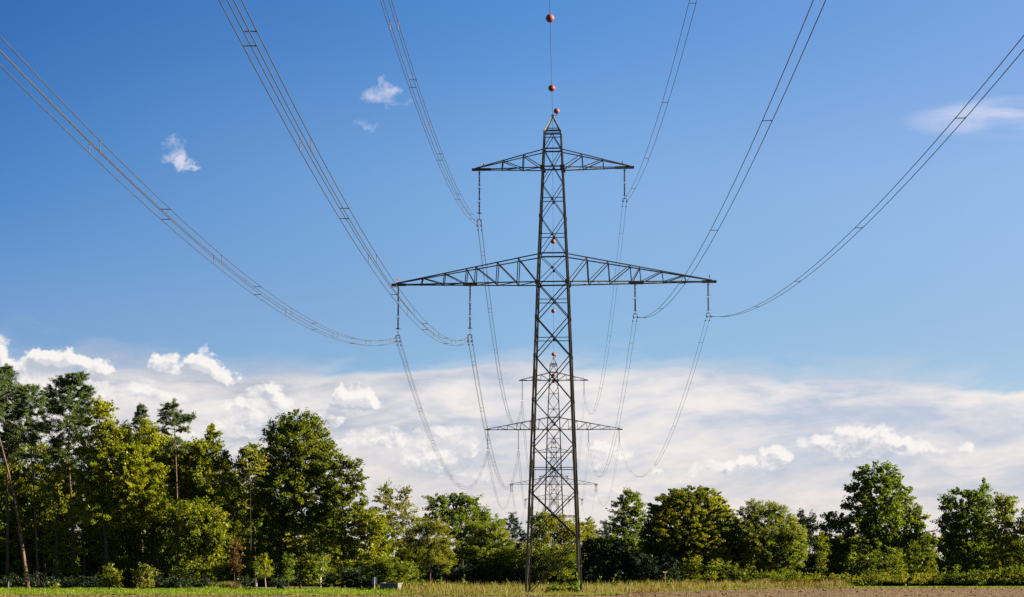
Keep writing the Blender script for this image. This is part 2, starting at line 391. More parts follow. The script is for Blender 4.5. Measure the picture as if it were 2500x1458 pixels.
xs = np.unique(np.concatenate([[-4000, -1500, -600, -250, -150], np.arange(-110, 111, 1.5), [150, 250, 600, 1500, 4000]]))
ys = np.unique(np.concatenate([[-1500, -300, -50, 60, 130, 170, 190], np.arange(200, 345, 1.5), [400, 520, 700, 1000, 1600, 2600, 5000]]))
XX, YY = np.meshgrid(xs, ys)
inside = sst((edge_y(XX)-YY)/1.5)
grid_mesh('ground', XX, YY, gz(XX, YY)-.06*inside, M['turf'])
# the harvested field: its far edge follows the verge
rr = np.random.RandomState(11)
nx, ny = 420, 230
tx = np.linspace(-82, 82, nx); ty = np.linspace(0, 1, ny)**.75
TX, TY = np.meshgrid(tx, ty); FY = 60+(edge_y(TX)-60)*TY
FZ = gz(TX, FY)+.004+np.where(TY > .98, 0, .055*rr.rand(ny, nx)**1.5*(FY > 150)+.03*lump(TX, FY, 1.7, 4)+.02*np.sin((FY+.25*TX)*2.1))
grid_mesh('ploughed_field', TX, FY, FZ, M['soil'])

def blades(rng, x, y, h, w, lean=.35, base=None):
    n = len(x); z = gz(x, y) if base is None else base
    b = np.stack([x, y, z-.02], -1); a = rng.rand(n)*6.283
    side = np.stack([np.cos(a), np.sin(a), 0*a], -1)*(w/2)[:, None]
    a2 = rng.rand(n)*6.283; tip = b+np.stack([np.cos(a2)*lean*h, np.sin(a2)*lean*h, h], -1)*1.0
    mid = b+(tip-b)*.55+np.array([0, 0, .06])*h[:, None]
    return np.stack([b-side*.7, b+side*.7, mid+side*.8, tip], 1)
rng = np.random.RandomState(21)
# green verge on the left (nobody could count it)
n = 52000; x = rng.uniform(-70, -9, n); y = 232+33*rng.rand(n)**1.2; k = y > edge_y(x)+.1; x, y = x[k], y[k]
hh = (.13+.20*rng.rand(len(x)))*(1+.35*lump(x, y, 5.0, 0))
V1 = blades(rng, x, y, np.clip(hh, .08, .6), .05+.05*rng.rand(len(x)), .5)
# and the narrow green strip along the field edge on the right
n = 16000; x = rng.uniform(14, 78, n); y = edge_y(x)+.2+rng.rand(n)*np.interp(x, [14, 30, 45, 78], [1.0, 2.0, 6, 7]); k = rng.rand(n) < np.interp(x, [14, 26, 40], [.3, .6, 1]); x, y = x[k], y[k]
V2 = blades(rng, x, y, .12+.16*rng.rand(len(x)), .05+.05*rng.rand(len(x)), .5)
n = 9000; x = rng.uniform(-18, 8, n); y = edge_y(x)+rng.rand(n)*7; V3 = blades(rng, x, y, .12+.2*rng.rand(n), .05+.04*rng.rand(n), .5)
tag(quads('grass', np.concatenate([V1, V2, V3]), M['grass']), 'short bright green grass covering the bank along the field edge', 'grass', kind='stuff')
n = 46000; x = rng.uniform(-17, 38, n); y0 = edge_y(x)+.8; y = y0+rng.rand(n)*np.maximum(294-y0, 4); k = rng.rand(n) < np.interp(x, [-17, -13, 22, 38], [.5, 1, 1, .4]); x, y = x[k], y[k]
hh = (.45+.8*rng.rand(len(x))**1.6)*(.8+.35*lump(x, y, 6.0, 2)+.35*lump(x, y*.5, 2.2, 3)); hh = np.where((np.abs(x) < 4.5) & (y < 252), hh*.45, hh); V4 = blades(rng, x, y, np.clip(hh, .15, 1.4), .035+.04*rng.rand(len(x)), .28)
n = 1800; x = rng.uniform(-41.5, -38.5, n)+rng.randn(n)*.5; y = 268+2*rng.rand(n); V5 = blades(rng, x, y, .4+.8*rng.rand(n), .04+.03*rng.rand(n), .3)
tag(quads('dry_grass', np.concatenate([V4, V5]), M['dry']), 'tall dry grass and weeds growing between field and tree line', 'grass', kind='stuff')
n = 60000; x = rng.uniform(-62, 66, n); y = 190+(edge_y(x)+.6-190)*rng.rand(n)**.6
V6 = blades(rng, x, y, .05+.13*rng.rand(n)**2, .03+.05*rng.rand(n), .9)
tag(quads('stubble', V6, M['straw']), 'straw stubble scattered over the brown field', 'stubble', kind='stuff')
n = 9000; x = rng.uniform(-62, 66, n); y = 195+(edge_y(x)-195)*rng.rand(n)**.6; s_ = .05+.15*rng.rand(n)**2.5
c0 = np.stack([x, y, gz(x, y)+.03], -1)[:, None, :]
tet = rng.randn(n, 4, 3)*s_[:, None, None]*.6; tet[:, :, 2] = np.abs(tet[:, :, 2])*.8
tv = c0+tet; V7 = np.concatenate([tv[:, [0, 1, 2, 3]], tv[:, [0, 2, 1, 3]], tv[:, [1, 0, 3, 2]]])
tag(quads('soil_clods', V7, M['soil']), 'loose clods of brown soil lying on the field', 'soil', kind='stuff')

# ------------------------------------------------------------------ lattice pylons
Z1 = lambda py: P(1352, py, 250)[2]
ZARM = Z1(692)
def half(py):
    return np.interp(py, [322, 366, 410, 622, 692, 1450], [20.0, 22.0, 24.3, 33.5, 36.5, 63.0])/21.3
NODES = [1450, 1315, 1202, 1088, 979, 871, 777, 692, 622, 531, 450, 366]
HORIZ = [487, 575, 735, 828, 1144, 1261, 1382]

def pylon(Y, dz, yaw, label, X0=-.04, base=0.0, detail=True, kx=1.0):
    root = empty('lattice_pylon', label, 'pylon', (X0, Y, base), 'lattice pylons along the line', yaw)
    def zm(py):
        z = Z1(py); return (z+dz if z >= ZARM else z*(ZARM+dz)/ZARM)-base
    def corner(py, sx, sy): h = half(py); return np.array([sx*h, sy*h, zm(py)])
    for sx in (-1, 1):
        for sy in (-1, 1):
            mb = MB(); pr = [1458]+NODES[1:]+[322]
            lv = [1452, 1202, 979, 871, 692, 531, 366, 322]; ws = [.25, .24, .23, .21, .20, .18, .15]
            for a, b, w in zip(lv, lv[1:], ws): mb.beam(corner(a, sx, sy), corner(b, sx, sy), w, flip=sx)
            if detail:
                for a in (1202, 979, 871, 777, 692, 531):
                    c = corner(a, sx, sy); mb.box(c, (.28, .28, .45), 0, .04)
            mb.build('leg', M['steel'], root)
            if detail:
                mb = MB(); c = corner(1450, sx, sy); mb.lathe([(.55, -.6), (.55, .12), (.48, .2), (.3, .22)], 10, (c[0], c[1], 0)); mb.build('footing', M['concrete'], root)
    faces = [((-1, -1), (1, -1)), ((1, -1), (1, 1)), ((1, 1), (-1, 1)), ((-1, 1), (-1, -1))]
    for A, B in faces:
        mb = MB()
        for lo, hi_ in zip(NODES, NODES[1:]):
            a0, a1 = corner(lo, *A), corner(hi_, *A); b0, b1 = corner(lo, *B), corner(hi_, *B)
            w = .07+.035*(lo > 700)
            mb.beam(a0, b1, w); mb.beam(b0, a1, w, flip=-1)
            c = (a0+b0+a1+b1)/4
            if detail and lo not in (1450,): mb.box(c, (.26, .26, .26), 0, .03)
        for h in HORIZ: mb.beam(corner(h, *A), corner(h, *B), .085)
        for h in (622, 692, 366, 410): mb.beam(corner(h, *A), corner(h, *B), .16)
        top = (corner(330, *A)+corner(330, *B))/2
        mb.beam(corner(366, *A), top, .085); mb.beam(corner(366, *B), top, .085)
        for h in (324, 331): mb.beam(corner(h, *A), corner(h, *B), .09)
        mb.build('face_bracing', M['steel'], root)
    # peak
    mb = MB(); ap = np.array([0, 0, zm(285)])
    for sx in (-1, 1):
        for sy in (-1, 1): mb.beam(corner(323, sx, sy), ap+np.array([sx*.06, sy*.06, 0]), .15, flip=sx)
    for h, s in ((316, .72), (321, .9)):
        q = [np.array([sx*half(322)*s, sy*half(322)*s, zm(h)]) for sx, sy in ((-1, -1), (1, -1), (1, 1), (-1, 1))]
        for i in range(4): mb.beam(q[i], q[(i+1) % 4], .09)
    mb.box(ap+np.array([0, 0, .05]), (.26, .26, .4), 0, .04); mb.box(ap+np.array([.22, -.1, -.45]), (.16, .16, .3), 0, .03)
    mb.build('peak', M['steel'], root)
    if detail:
        mb = MB(); mb.tube([ap+(0, 0, .12), ap+(.42, 0, .12), ap+(.46, 0, .16), ap+(.46, 0, .40)], .035, 5); mb.build('ball_bracket', M['steel'], root)
    mb = MB(); add_ball(mb, ap+np.array([.46, 0, .66])); o = mb.build('warning_ball', M['ball_dull'], root, True)
    # crossarms
    for (yt, yb, xtip, ts, nm) in ((368, 412, 9.02, (.295, .60), 'upper_crossarm'), (624, 692, 18.3, (.141, .287, .438, .503, .657, .812), 'lower_crossarm')):
        for sx in (-1, 1):
            mb = MB(); ht, hb = half(yt), half(yb); zt, zb = zm(yt), zm(yb)
            tip = np.array([sx*xtip*kx, 0, zb+.02]); tb = .93
            for sy in (-1, 1):
                T0 = np.array([sx*ht, sy*ht, zt]); B0 = np.array([sx*hb, sy*hb, zb])
                Tt = np.array([tip[0]*.99, sy*.10, tip[2]+.16]); Bt = np.array([tip[0], sy*.12, tip[2]])
                tp = lambda t: T0+(Tt-T0)*t; bp = lambda t: B0+(Bt-B0)*t
                wc = .135 if nm == 'lower_crossarm' else .125
                mb.beam(T0, Tt, wc, flip=sx); mb.beam(B0, Bt, wc, flip=sx)
                pt = (0,)+ts
                for i, t in enumerate(ts):
                    mb.beam(bp(t)-np.array([0, 0, .12]), tp(t), .10)
                    mb.beam(tp(t), bp(pt[i]), .095)
            B0a = np.array([sx*hb, -hb, zb]); B0b = np.array([sx*hb, hb, zb])
            ba = lambda t: B0a+(np.array([tip[0], -.12, tip[2]])-B0a)*t; bb = lambda t: B0b+(np.array([tip[0], .12, tip[2]])-B0b)*t
            pt = (0,)+ts
            for i, t in enumerate(ts):
                mb.beam(ba(t), bb(t), .08); mb.beam(ba(pt[i]), bb(t), .08)
                mb.beam((np.array([sx*ht, -ht, zt])*(1-t)+np.array([tip[0]*.99, -.1, tip[2]+.16])*t), (np.array([sx*ht, ht, zt])*(1-t)+np.array([tip[0]*.99, .1, tip[2]+.16])*t), .07)
            L = 1.7 if nm == 'lower_crossarm' else 2.2
            mb.box(tip-np.array([sx*(L/2-.35), 0, 0]), (L, .30, .30), 0, .03)
            mb.box((sx*hb, -hb, zb), (.5, .2, .55), 0, .03); mb.box((sx*hb, hb, zb), (.5, .2, .55), 0, .03)
            if nm == 'lower_crossarm': mb.box(ba(.47)*.5+bb(.47)*.5+np.array([0, 0, -.02]), (1.7, abs(bb(.47)[1]-ba(.47)[1]), .16), 0, .03)
            mb.build(nm, M['steel'], root)
            if detail:
                mb = MB(); c = tip-np.array([sx*1.0, 0, 0]) if nm == 'upper_crossarm' else tip-np.array([sx*.45, 0, 0])
                mb.tube([c+(0, 0, .1), c+(0, 0, .55)], .025, 5); mb.lathe([(.02, .5), (.07, .55), (.08, .68), (.04, .78)], 8, tuple(c)); mb.build('tip_marker', M['red'] if sx < 0 else M['galv'], root)
    return root, zm

def add_ball(mb, c, r=.34):
    prof = [(max(.012, r*math.cos(a)), r*math.sin(a)) for a in np.linspace(-math.pi/2, math.pi/2, 13)]
    prof.insert(7, (r*1.03, .012)); prof.insert(6, (r*1.03, -.012)); prof.sort(key=lambda q: q[1])
    mb.lathe(prof, 20, tuple(c))

YAW = R(-3.3)
LINE = [dict(Y=250., dz=0., yaw=YAW), dict(Y=595., dz=6.5, yaw=R(-1.2)), dict(Y=930., dz=6.0, yaw=0.), dict(Y=1290., dz=12.6, yaw=0.)]
LAB = ['nearest and largest dark lattice pylon standing at the field edge', 'second lattice pylon seen through the legs of the nearest one',
       'third lattice pylon, smaller, rising above the far trees', 'farthest and smallest lattice pylon on the horizon behind the third']
for i, (T, lb) in enumerate(zip(LINE, LAB)):
    T['root'], T['zm'] = pylon(T['Y'], T['dz'], T['yaw'], lb, detail=i < 2, kx=1.0 if i < 3 else .93)

# attachment points on pylon 1 (local x, clamp drop below the arm)
PH = {'outer left': (-17.85, 692, 6.30, 4), 'inner left': (-9.55, 692, 6.17, 4), 'upper left': (-8.50, 412, 6.38, 4),
      'outer right': (17.68, 692, 4.03, 2), 'inner right': (9.37, 692, 3.98, 2), 'upper right': (8.25, 412, 3.92, 2)}
def attach(i, ph):
    x, py, drop, nb = PH[ph]; T = LINE[i]
    if i == 3: x *= .93
    zt = Z1(py)+T['dz']-.12; ca, sa = math.cos(T['yaw']), math.sin(T['yaw'])
    return np.array([-.04+x*ca, T['Y']+x*sa, zt]), drop-.12, nb

def insulator(nb, drop):
    """hanging string; local origin where it is pinned to the arm"""
    root = empty('insulator_string', 'x', 'insulator', (0, 0, 0))
    ends = [(.16, 1.84), (2.10, 3.50), (3.72, drop-1.12)] if nb == 4 else [(.16, 1.55), (1.78, drop-.62)]
    hb = .215
    for a, b in ends:
        mb = MB(); prof = [(.08, -b)]; k = max(6, int((b-a)/.07))
        for j in range(k):
            t = -b+(b-a)*(j+.3)/k; prof += [(.075, t), (.115, t+.018), (.075, t+.036)]
        prof += [(.08, -a)]
        mb.lathe(prof, 8); mb.build('long_rod', M['rod'], root, True)
    for z0_, z1_ in [(.02, -.2)]+[(-b+.03, -c-.03) for (a, b), (c, d) in zip(ends, ends[1:])]+[(-ends[-1][1], -drop+.32)]:
        mb = MB(); mb.tube([(0, 0, z0_), (0, 0, z1_)], .038, 6); mb.build('link_fitting', M['galv'], root)
    for a, b in ends:
        for zz, sgn in ((-a-.03, -1), (-b+.03, 1)):
            mb = MB(); mb.tube([(0, 0, zz), (.16, 0, zz), (.26, 0, zz-sgn*-.07)], .014, 4); mb.tube([(0, 0, zz), (-.16, 0, zz), (-.24, 0, zz+sgn*.07)], .014, 4); mb.build('arcing_horn', M['galv'], root)
    if nb == 4:
        mb = MB(); an = np.linspace(0, 6.283, 17); zz = -ends[-1][1]+.05
        mb.tube([(.27*math.cos(t), .27*math.sin(t), zz) for t in an], .03, 5); mb.tube([(-.27, 0, zz), (.27, 0, zz)], .025, 5); mb.build('grading_ring', M['galv'], root)
    top = -drop+(.36 if nb == 4 else .26)
    mb = MB(); mb.tube([(-hb-.04, 0, top-.10), (-hb, 0, top), (-.1, 0, top+.07), (.1, 0, top+.07), (hb, 0, top), (hb+.04, 0, top-.10)], .05, 6); mb.build('yoke', M['galv'], root)
    rows = (.235, -.235) if nb == 4 else (0,)
    for sx in (-1, 1):
        mb = MB(); mb.tube([(sx*hb, 0, top), (sx*hb, 0, -drop-(.235 if nb == 4 else 0))], .022, 5); mb.build('clamp_hanger', M['galv'], root)
        for rz_ in rows:
            mb = MB(); mb.lathe([(.02, -.2), (.07, -.12), (.085, 0), (.07, .12), (.02, .2)], 8, (sx*hb, 0, -drop+rz_), 'y'); mb.build('suspension_clamp', M['galv'], root)
    return root

PROTO = {}
for i in (0, 1):
    for ph in PH:
        a, dr, nb = attach(i, ph)
        key = nb
        if key not in PROTO: o = PROTO[key] = insulator(nb, {4: 6.18, 2: 3.85}[nb])
        else: o = copy_tree(PROTO[key])
        o.location = tuple(a+np.array([0, 0, .05 - (0)])); arm = 'upper' if 'upper' in ph else 'lower'; sd_ = 'left' if 'left' in ph else 'right'
        pos = {'outer': f'at {sd_} tip of lower crossarm', 'inner': f'midway on {sd_} lower crossarm', 'upper': f'at {sd_} tip of upper crossarm'}[ph.split()[0]]
        tag(o, f"{'long' if nb == 4 else 'short'} dark insulator hanging {pos} of {'nearest' if i == 0 else 'second'} pylon", 'insulator', 'insulator strings hanging from the crossarms')
for i in (2, 3):
    for ph in PH:
        a, dr, nb = attach(i, ph)
        mb = MB()
        for s in (-1, 1):
            for dx in (-.35, .35): mb.tube([(dx, s*.2, 0), (dx, s*3.6, -.45)], .11, 5)
            mb.box((0, s*3.7, -.5), (.9, .12, .16))
        for dx in (-.35, .35): mb.tube([(dx, -3.7, -.5), (dx, -2.6, -2.2), (dx, -1, -3.2), (dx, 1, -3.2), (dx, 2.6, -2.2), (dx, 3.7, -.5)], .05, 5)
        o = mb.build('tension_insulator', M['rod']); o.location = tuple(a+np.array([0, 0, .05])); sd_ = 'left' if 'left' in ph else 'right'
        pos = {'outer': f'at {sd_} tip of lower crossarm', 'inner': f'midway on {sd_} lower crossarm', 'upper': f'at {sd_} tip of upper crossarm'}[ph.split()[0]]
        tag(o, f"small tension insulator with jumper loop {pos}, {'third' if i == 2 else 'farthest'} pylon", 'insulator', 'tension insulators on the far pylons')

# ------------------------------------------------------------------ conductors
K = 4.4e-4
def clamp_pt(i, ph):
    a, dr, nb = attach(i, ph)
    if i < 2: return a+np.array([0, 0, .05-{4: 6.18, 2: 3.85}[nb]])
    return a+np.array([0, 0, -.5])
def span_pts(p, q, k, n):
    t = np.linspace(0, 1, n); pts = p[None]+(q-p)[None]*t[:, None]; L = np.linalg.norm((q-p)[:2])
    pts[:, 2] -= k*(t*(1-t))*L*L; return pts
NEAR0 = {'outer left': (-17.87, 27.9), 'inner left': (-9.57, 27.9), 'upper left': (-8.52, 42.2), 'outer right': (17.65, 32.6), 'inner right': (9.33, 32.8), 'upper right': (8.21, 48.2)}
KN = {'outer left': 4.35e-4, 'inner left': 4.44e-4, 'upper left': 4.65e-4, 'outer right': 4.38e-4, 'inner right': 4.52e-4, 'upper right': 4.86e-4}
KL = {'outer left': (-8.2023e-2, 22.223), 'inner left': (-8.3989e-2, 22.314), 'upper left': (-8.678e-2, 34.943), 'outer right': (-8.76e-2, 25.711), 'inner right': (-9.2678e-2, 26.13), 'upper right': (-1.06379e-1, 40.974)}
for s in range(4):
    for ph in PH:
        nb = PH[ph][3]
        if s == 0:
            q = clamp_pt(0, ph); y0 = -60.; c1, c0 = KL[ph]; z0 = KN[ph]*y0*y0+c1*y0+c0
            p = np.array([PH[ph][0], y0, z0]); k = KN[ph]
        else: p, q, k = clamp_pt(s-1, ph), clamp_pt(s, ph), K
        n = 70 if s < 2 else 36
        pts = span_pts(p, q, k, n); r = .0195
        hb = .215
        offs = [(-hb, .235), (hb, .235), (-hb, -.235), (hb, -.235)] if nb == 4 else [(-hb, 0), (hb, 0)]
        sd_ = 'left' if 'left' in ph else 'right'; w_ = ph.split()[0]
        bname = 'four-wire' if nb == 4 else 'two-wire'
        where = {'outer': f'outermost {sd_}', 'inner': f'inner {sd_}', 'upper': f'upper {sd_}'}[w_]
        how = ['sweeping overhead towards the camera from the nearest pylon', 'sagging between the nearest and second pylons', 'hanging between the second and third pylons', 'faint between the third and farthest pylons'][s]
        lb = f'{where} {bname} conductor bundle {how}'
        grp = 'conductor bundles of the power line'
        if s < 2:
            root = empty('conductor_bundle', lb, 'power line', q if s == 0 else p, grp)
            o0 = np.array(root.location)
            for ox, oz in offs:
                mb = MB(); mb.tube(pts-o0+np.array([ox, 0, oz]), r, 5); mb.build('conductor', M['wire'], root, True)
            yy = pts[:, 1]; step = 15.8 if nb == 4 else 32.0
            st = q[1]-9.0-(0 if nb == 4 else 18) if s == 0 else p[1]+13.0
            lst = np.arange(st, 25, -step) if s == 0 else np.arange(st, q[1]-8, step*1.9)
            for j, Yp in enumerate(lst):
                c = np.array([np.interp(Yp, yy, pts[:, 0]), Yp, np.interp(Yp, yy, pts[:, 2])])-o0
                hz = (j % 2 == 1) if nb == 4 else True
                if nb == 2: prs = [(0, 1)]
                elif hz or s == 1: prs = [(0, 1), (2, 3)]
                else: prs = [(0, 2), (1, 3)]
                for a_, b_ in prs:
                    A = c+np.array([offs[a_][0], 0, offs[a_][1]]); B = c+np.array([offs[b_][0], 0, offs[b_][1]])
                    mb = MB(); mb.tube([A, A+(B-A)*.12, A+(B-A)*.88, B], [.042, .02, .02, .042], 5); mb.build('spacer', M['galv'], root)
            for ox, oz in offs:
                Yp = q[1]-1.6 if s == 0 else p[1]+1.7
                c = np.array([np.interp(Yp, yy, pts[:, 0])+ox, Yp, np.interp(Yp, yy, pts[:, 2])+oz])-o0
                mb = MB(); mb.lathe([(.02, -.30), (.075, -.27), (.07, -.12), (.025, -.08), (.025, .08), (.07, .12), (.075, .27), (.02, .30)], 6, (c[0], c[1], c[2]-.09), 'y'); mb.build('vibration_damper', M['galv'], root)
        else:
            mb = MB()
            for ox, oz in offs: mb.tube(pts-p+np.array([ox, 0, oz]), r, 4)
            o = mb.build('conductor_bundle', M['wire']); o.location = tuple(p); tag(o, lb, 'power line', grp)

# earth wire along the pylon peaks with its orange balls
def peak_pt(i): T = LINE[i]; return np.array([-.04, T['Y'], Z1(285)+T['dz']])
EW = []
for s in range(4):
    if s == 0: p, q, k = np.array([-.75, -60., 55.0]), peak_pt(0), 4.85e-4
    else: p, q, k = peak_pt(s-1), peak_pt(s), 4.0e-4
    if s == 1: k = 5.5e-4
    pts = span_pts(p, q, k, 60); EW.append(pts)
    mb = MB(); mb.tube(pts-q, .021, 5); o = mb.build('earth_wire', M['wire'], None, True); o.location = tuple(q)
    tag(o, ['single top wire running overhead towards the camera from the nearest pylon peak', 'single top wire sagging from nearest pylon peak to second pylon peak', 'single top wire from second to third pylon peak', 'single top wire from third to farthest pylon peak'][s], 'power line', 'earth wires of the power line')
def ball(Y, s, lb, m='ball'):
    pts = EW[s]; c = np.array([np.interp(Y, pts[:, 1], pts[:, 0]), Y, np.interp(Y, pts[:, 1], pts[:, 2])])
    root = empty('warning_ball', lb, 'marker ball', c, 'orange marker balls on the earth wire')
    mb = MB(); add_ball(mb, (0, 0, 0)); mb.build('shell', M[m], root, True)
    d = .42; sl_ = (np.interp(Y+1, pts[:, 1], pts[:, 2])-np.interp(Y-1, pts[:, 1], pts[:, 2]))/2
    mb = MB(); mb.tube([(0, -d, -d*sl_), (0, d, d*sl_)], .045, 6); mb.build('wire_clamp', M['galv'], root)
ball(171, 0, 'topmost and largest orange ball on the earth wire above the nearest pylon', 'ball_dull')
ball(214, 0, 'deep orange ball on the earth wire just above the nearest pylon peak')
ball(299, 1, 'orange ball seen inside the nearest pylon just above its lower crossarm')
ball(344, 1, 'orange ball seen inside the nearest pylon below its lower crossarm')
ball(392, 1, 'orange ball seen beside the peak ball of the second pylon')
ball(437, 1, 'upper orange ball seen through the head of the second pylon')
ball(482, 1, 'lower orange ball seen through the head of the second pylon')

# ------------------------------------------------------------------ trees
DENS, LEAF, CLUMP = 5.6, .76, .72
def unit(rng, n):
    v = rng.randn(n, 3); return v/np.linalg.norm(v, axis=1)[:, None]
def leaf_quads(rng, c, size, aspect=.55, upbias=.4, dirs=None, face=None):
    n = len(c); nrm = unit(rng, n); nrm[:, 2] += upbias
    if face is not None: nrm += face
    nrm /= np.linalg.norm(nrm, axis=1)[:, None]+1e-9; nrm /= np.linalg.norm(nrm, axis=1)[:, None]
    a = unit(rng, n) if dirs is None else dirs
    a = a-nrm*np.sum(a*nrm, 1)[:, None]; a /= np.linalg.norm(a, axis=1)[:, None]+1e-9
    b = np.cross(nrm, a); L = (size*np.clip(np.exp(rng.randn(n)*.36), .4, 2.0))[:, None] if np.ndim(size) == 0 else size[:, None]
    W = L*aspect
    droop = nrm*L*.12
    return np.stack([c-a*L*.5, c+b*W*.5-a*L*.05+droop, c+a*L*.5, c-b*W*.5-a*L*.05+droop], 1)

def foliage(rng, lobes, dens=70, size=.30, flat=.7, clump=.75, shell=.55, kind='leaf', nb=.3):
    ctr = np.mean([c for c, r in lobes], axis=0)
    dens *= DENS; size *= LEAF; clump *= CLUMP
    out = []; tips = []
    for (c, r) in lobes:
        area = math.pi*r[0]*r[2]
        nc = max(5, int(area*1.15/(clump*clump)))
        d = unit(rng, nc); rad = shell+(1-shell)*rng.rand(nc)**.7
        cc = c+d*r*rad[:, None]
        tips.append((c, cc[rng.permutation(nc)[:min(nc, 7)]]))
        nl = max(4, int(dens*area/nc))
        cs = clump*(.5+.9*rng.rand(nc))
        cs = np.minimum(cs, np.min(r)*1.2)
        g_ = rng.randn(nc, nl, 3)*.52
        g_ *= np.minimum(1, .85/(np.linalg.norm(g_, axis=2)+1e-9))[..., None]
        g_[:, :, 2] *= flat
        out_d = d+np.array([0, 0, .25])+.5*unit(rng, nc); out_d /= np.linalg.norm(out_d, axis=1)[:, None]
        al = np.sum(g_*out_d[:, None, :], 2)
        g_ = g_*.82+out_d[:, None, :]*(al*1.15)[:, :, None]
        keep = rng.rand(nc, nl) < (.35+.65*rng.rand(nc))[:, None]
        p = cc[:, None, :]+g_*cs[:, None, None]
        if flat < .6: p[:, :, 2] -= .18*np.linalg.norm(g_[:, :, :2], axis=2)*cs[:, None]
        dirs = g_/(np.linalg.norm(g_, axis=2)[..., None]+1e-9)
        p = p[keep]; dirs = dirs[keep]
        fc = p-(.6*ctr+.4*c); fc = nb*fc/(np.linalg.norm(fc, axis=1)[:, None]+1e-9)
        if kind == 'needle': out.append(leaf_quads(rng, p, size, .16, .1, dirs+.4*unit(rng, len(p))))
        elif kind == 'narrow': out.append(leaf_quads(rng, p, size, .34, .1, None, fc))
        else: out.append(leaf_quads(rng, p, size, .62, .12, None, fc))
    return np.concatenate(out), tips

def tree(name, label, Y, base, lobes, leaf='beech', bark='bark_dark', r0=.28, top=None, dens=70, size=.30, flat=.7, clump=.75,
         shell=.5, kind='leaf', cat='tree', group=None, seed=0, path=None, deep=.8, limbs=True, yj=1.0, twigs=True, nb=.3):
    rng = np.random.RandomState(seed*7+13+len(label))
    bx = P(base[0], HY, Y)[0]; bz = float(gz(bx, Y)); root = empty(name, label, cat, (bx, Y, bz), group)
    o = np.array([bx, Y, bz]); s = Y/F; LB = []
    for (cx, cy, rx, ry) in lobes:
        jit = rng.uniform(-1, 1)*yj*min(rx*s, 2.2)*.6
        p = P(cx, cy, Y+jit); LB.append((p-o, np.array([rx*s, min(rx*s*deep, 4.2), ry*s])))
    V, tips = foliage(rng, LB, dens, size, flat, clump, shell, kind, nb)
    V[:, :, 2] = np.maximum(V[:, :, 2], .02)
    quads('crown', V, M[leaf], root)
    mb = MB()
    if path is None:
        ty = top if top is not None else min(l[1]-.3*l[3] for l in lobes)
        tx = lobes[int(np.argmin([l[1]-l[3] for l in lobes]))][0] if top is None else base[0]
        e = P(tx, ty, Y)-o; k = 7; t = np.linspace(0, 1, k)
        tr = e[None]*t[:, None]; tr[:, 0] *= t**.6; tr[1:-1, :2] += rng.randn(k-2, 2)*.12*min(1, r0*5)
    else:
        tr = np.array([P(a, b, Y)-o for a, b in path]); tr[0, 2] = min(tr[0, 2], -.05)
        t = np.linspace(0, 1, len(tr)); tr[:, 1] = 0; tr = np.array([[np.interp(q, t, tr[:, j]) for j in range(3)] for q in np.linspace(0, 1, 8)])
    tr[0, 2] = -.15
    kk = len(tr); rad = r0*(1-.86*np.linspace(0, 1, kk)**.9); rad[0] *= 1.3
    mb.tube(tr, rad, 8)
    if limbs:
        for (c, cc), (_, r) in zip(tips, LB):
            zt = np.clip(c[2]-.55*abs(r[2])-.25*abs(c[0]), tr[0, 2]+.12*tr[-1, 2], tr[-1, 2]*.97)
            a = np.array([np.interp(zt, tr[:, 2], tr[:, j]) for j in range(3)]); ra = np.interp(zt, tr[:, 2], rad)*.55
            m_ = (a+c)/2+np.array([0, 0, -.06*np.linalg.norm(c-a)])+rng.randn(3)*.1
            mb.tube([a, m_, c], [ra, ra*.7, max(ra*.4, .015)], 5)
            if twigs:
                for q in cc: mb.tube([c, (c+q)/2+rng.randn(3)*.08, q], [max(ra*.35, .015), max(ra*.2, .012), .01], 4)
    mb.build('trunk', M[bark], root, True)
    return root

LF = 'forest edge trees left of the line'; RF = 'trees of the wood edge right of the line'; MF = 'low trees under the power line'
# --- Scots pines
pn = dict(leaf='pine', bark='bark_pine', kind='needle', dens=150, size=.42, flat=.55, clump=.62, shell=.35, deep=.9)
tree('scots_pine', 'leaning pine with long bare orange trunk at the left edge of the forest', 274, (66, 1425), [(-40, 930, 60, 40), (-55, 1000, 55, 40), (-10, 1010, 26, 16)], path=[(69, 1428), (50, 1300), (28, 1180), (0, 1075), (-40, 930)], r0=.27, group=LF, seed=1, **pn)
tree('scots_pine', 'tall pine with ragged dense crown cut by the left frame edge', 281, (18, 1425), [(12, 925, 30, 26), (20, 905, 16, 14), (15, 965, 48, 22), (5, 1010, 60, 24), (45, 1040, 34, 18), (10, 1060, 58, 26), (20, 1110, 46, 24), (40, 990, 26, 16), (-10, 985, 30, 18), (5, 900, 9, 12), (22, 898, 8, 10), (35, 945, 18, 12), (30, 1075, 40, 22)], r0=.24, top=920, group=LF, seed=2, **pn)
tree('scots_pine', 'slim pine with thin crown just right of the leftmost pine', 278, (93, 1425), [(70, 958, 34, 22), (82, 985, 36, 18), (62, 1010, 34, 18), (85, 1040, 30, 16), (70, 1075, 26, 14), (62, 945, 14, 10), (84, 950, 12, 9), (100, 1010, 18, 10), (50, 985, 20, 10), (90, 1065, 22, 12), (66, 1110, 26, 12)], path=[(94, 1428), (86, 1250), (75, 1080), (70, 945)], r0=.17, group=LF, seed=3, **pn)
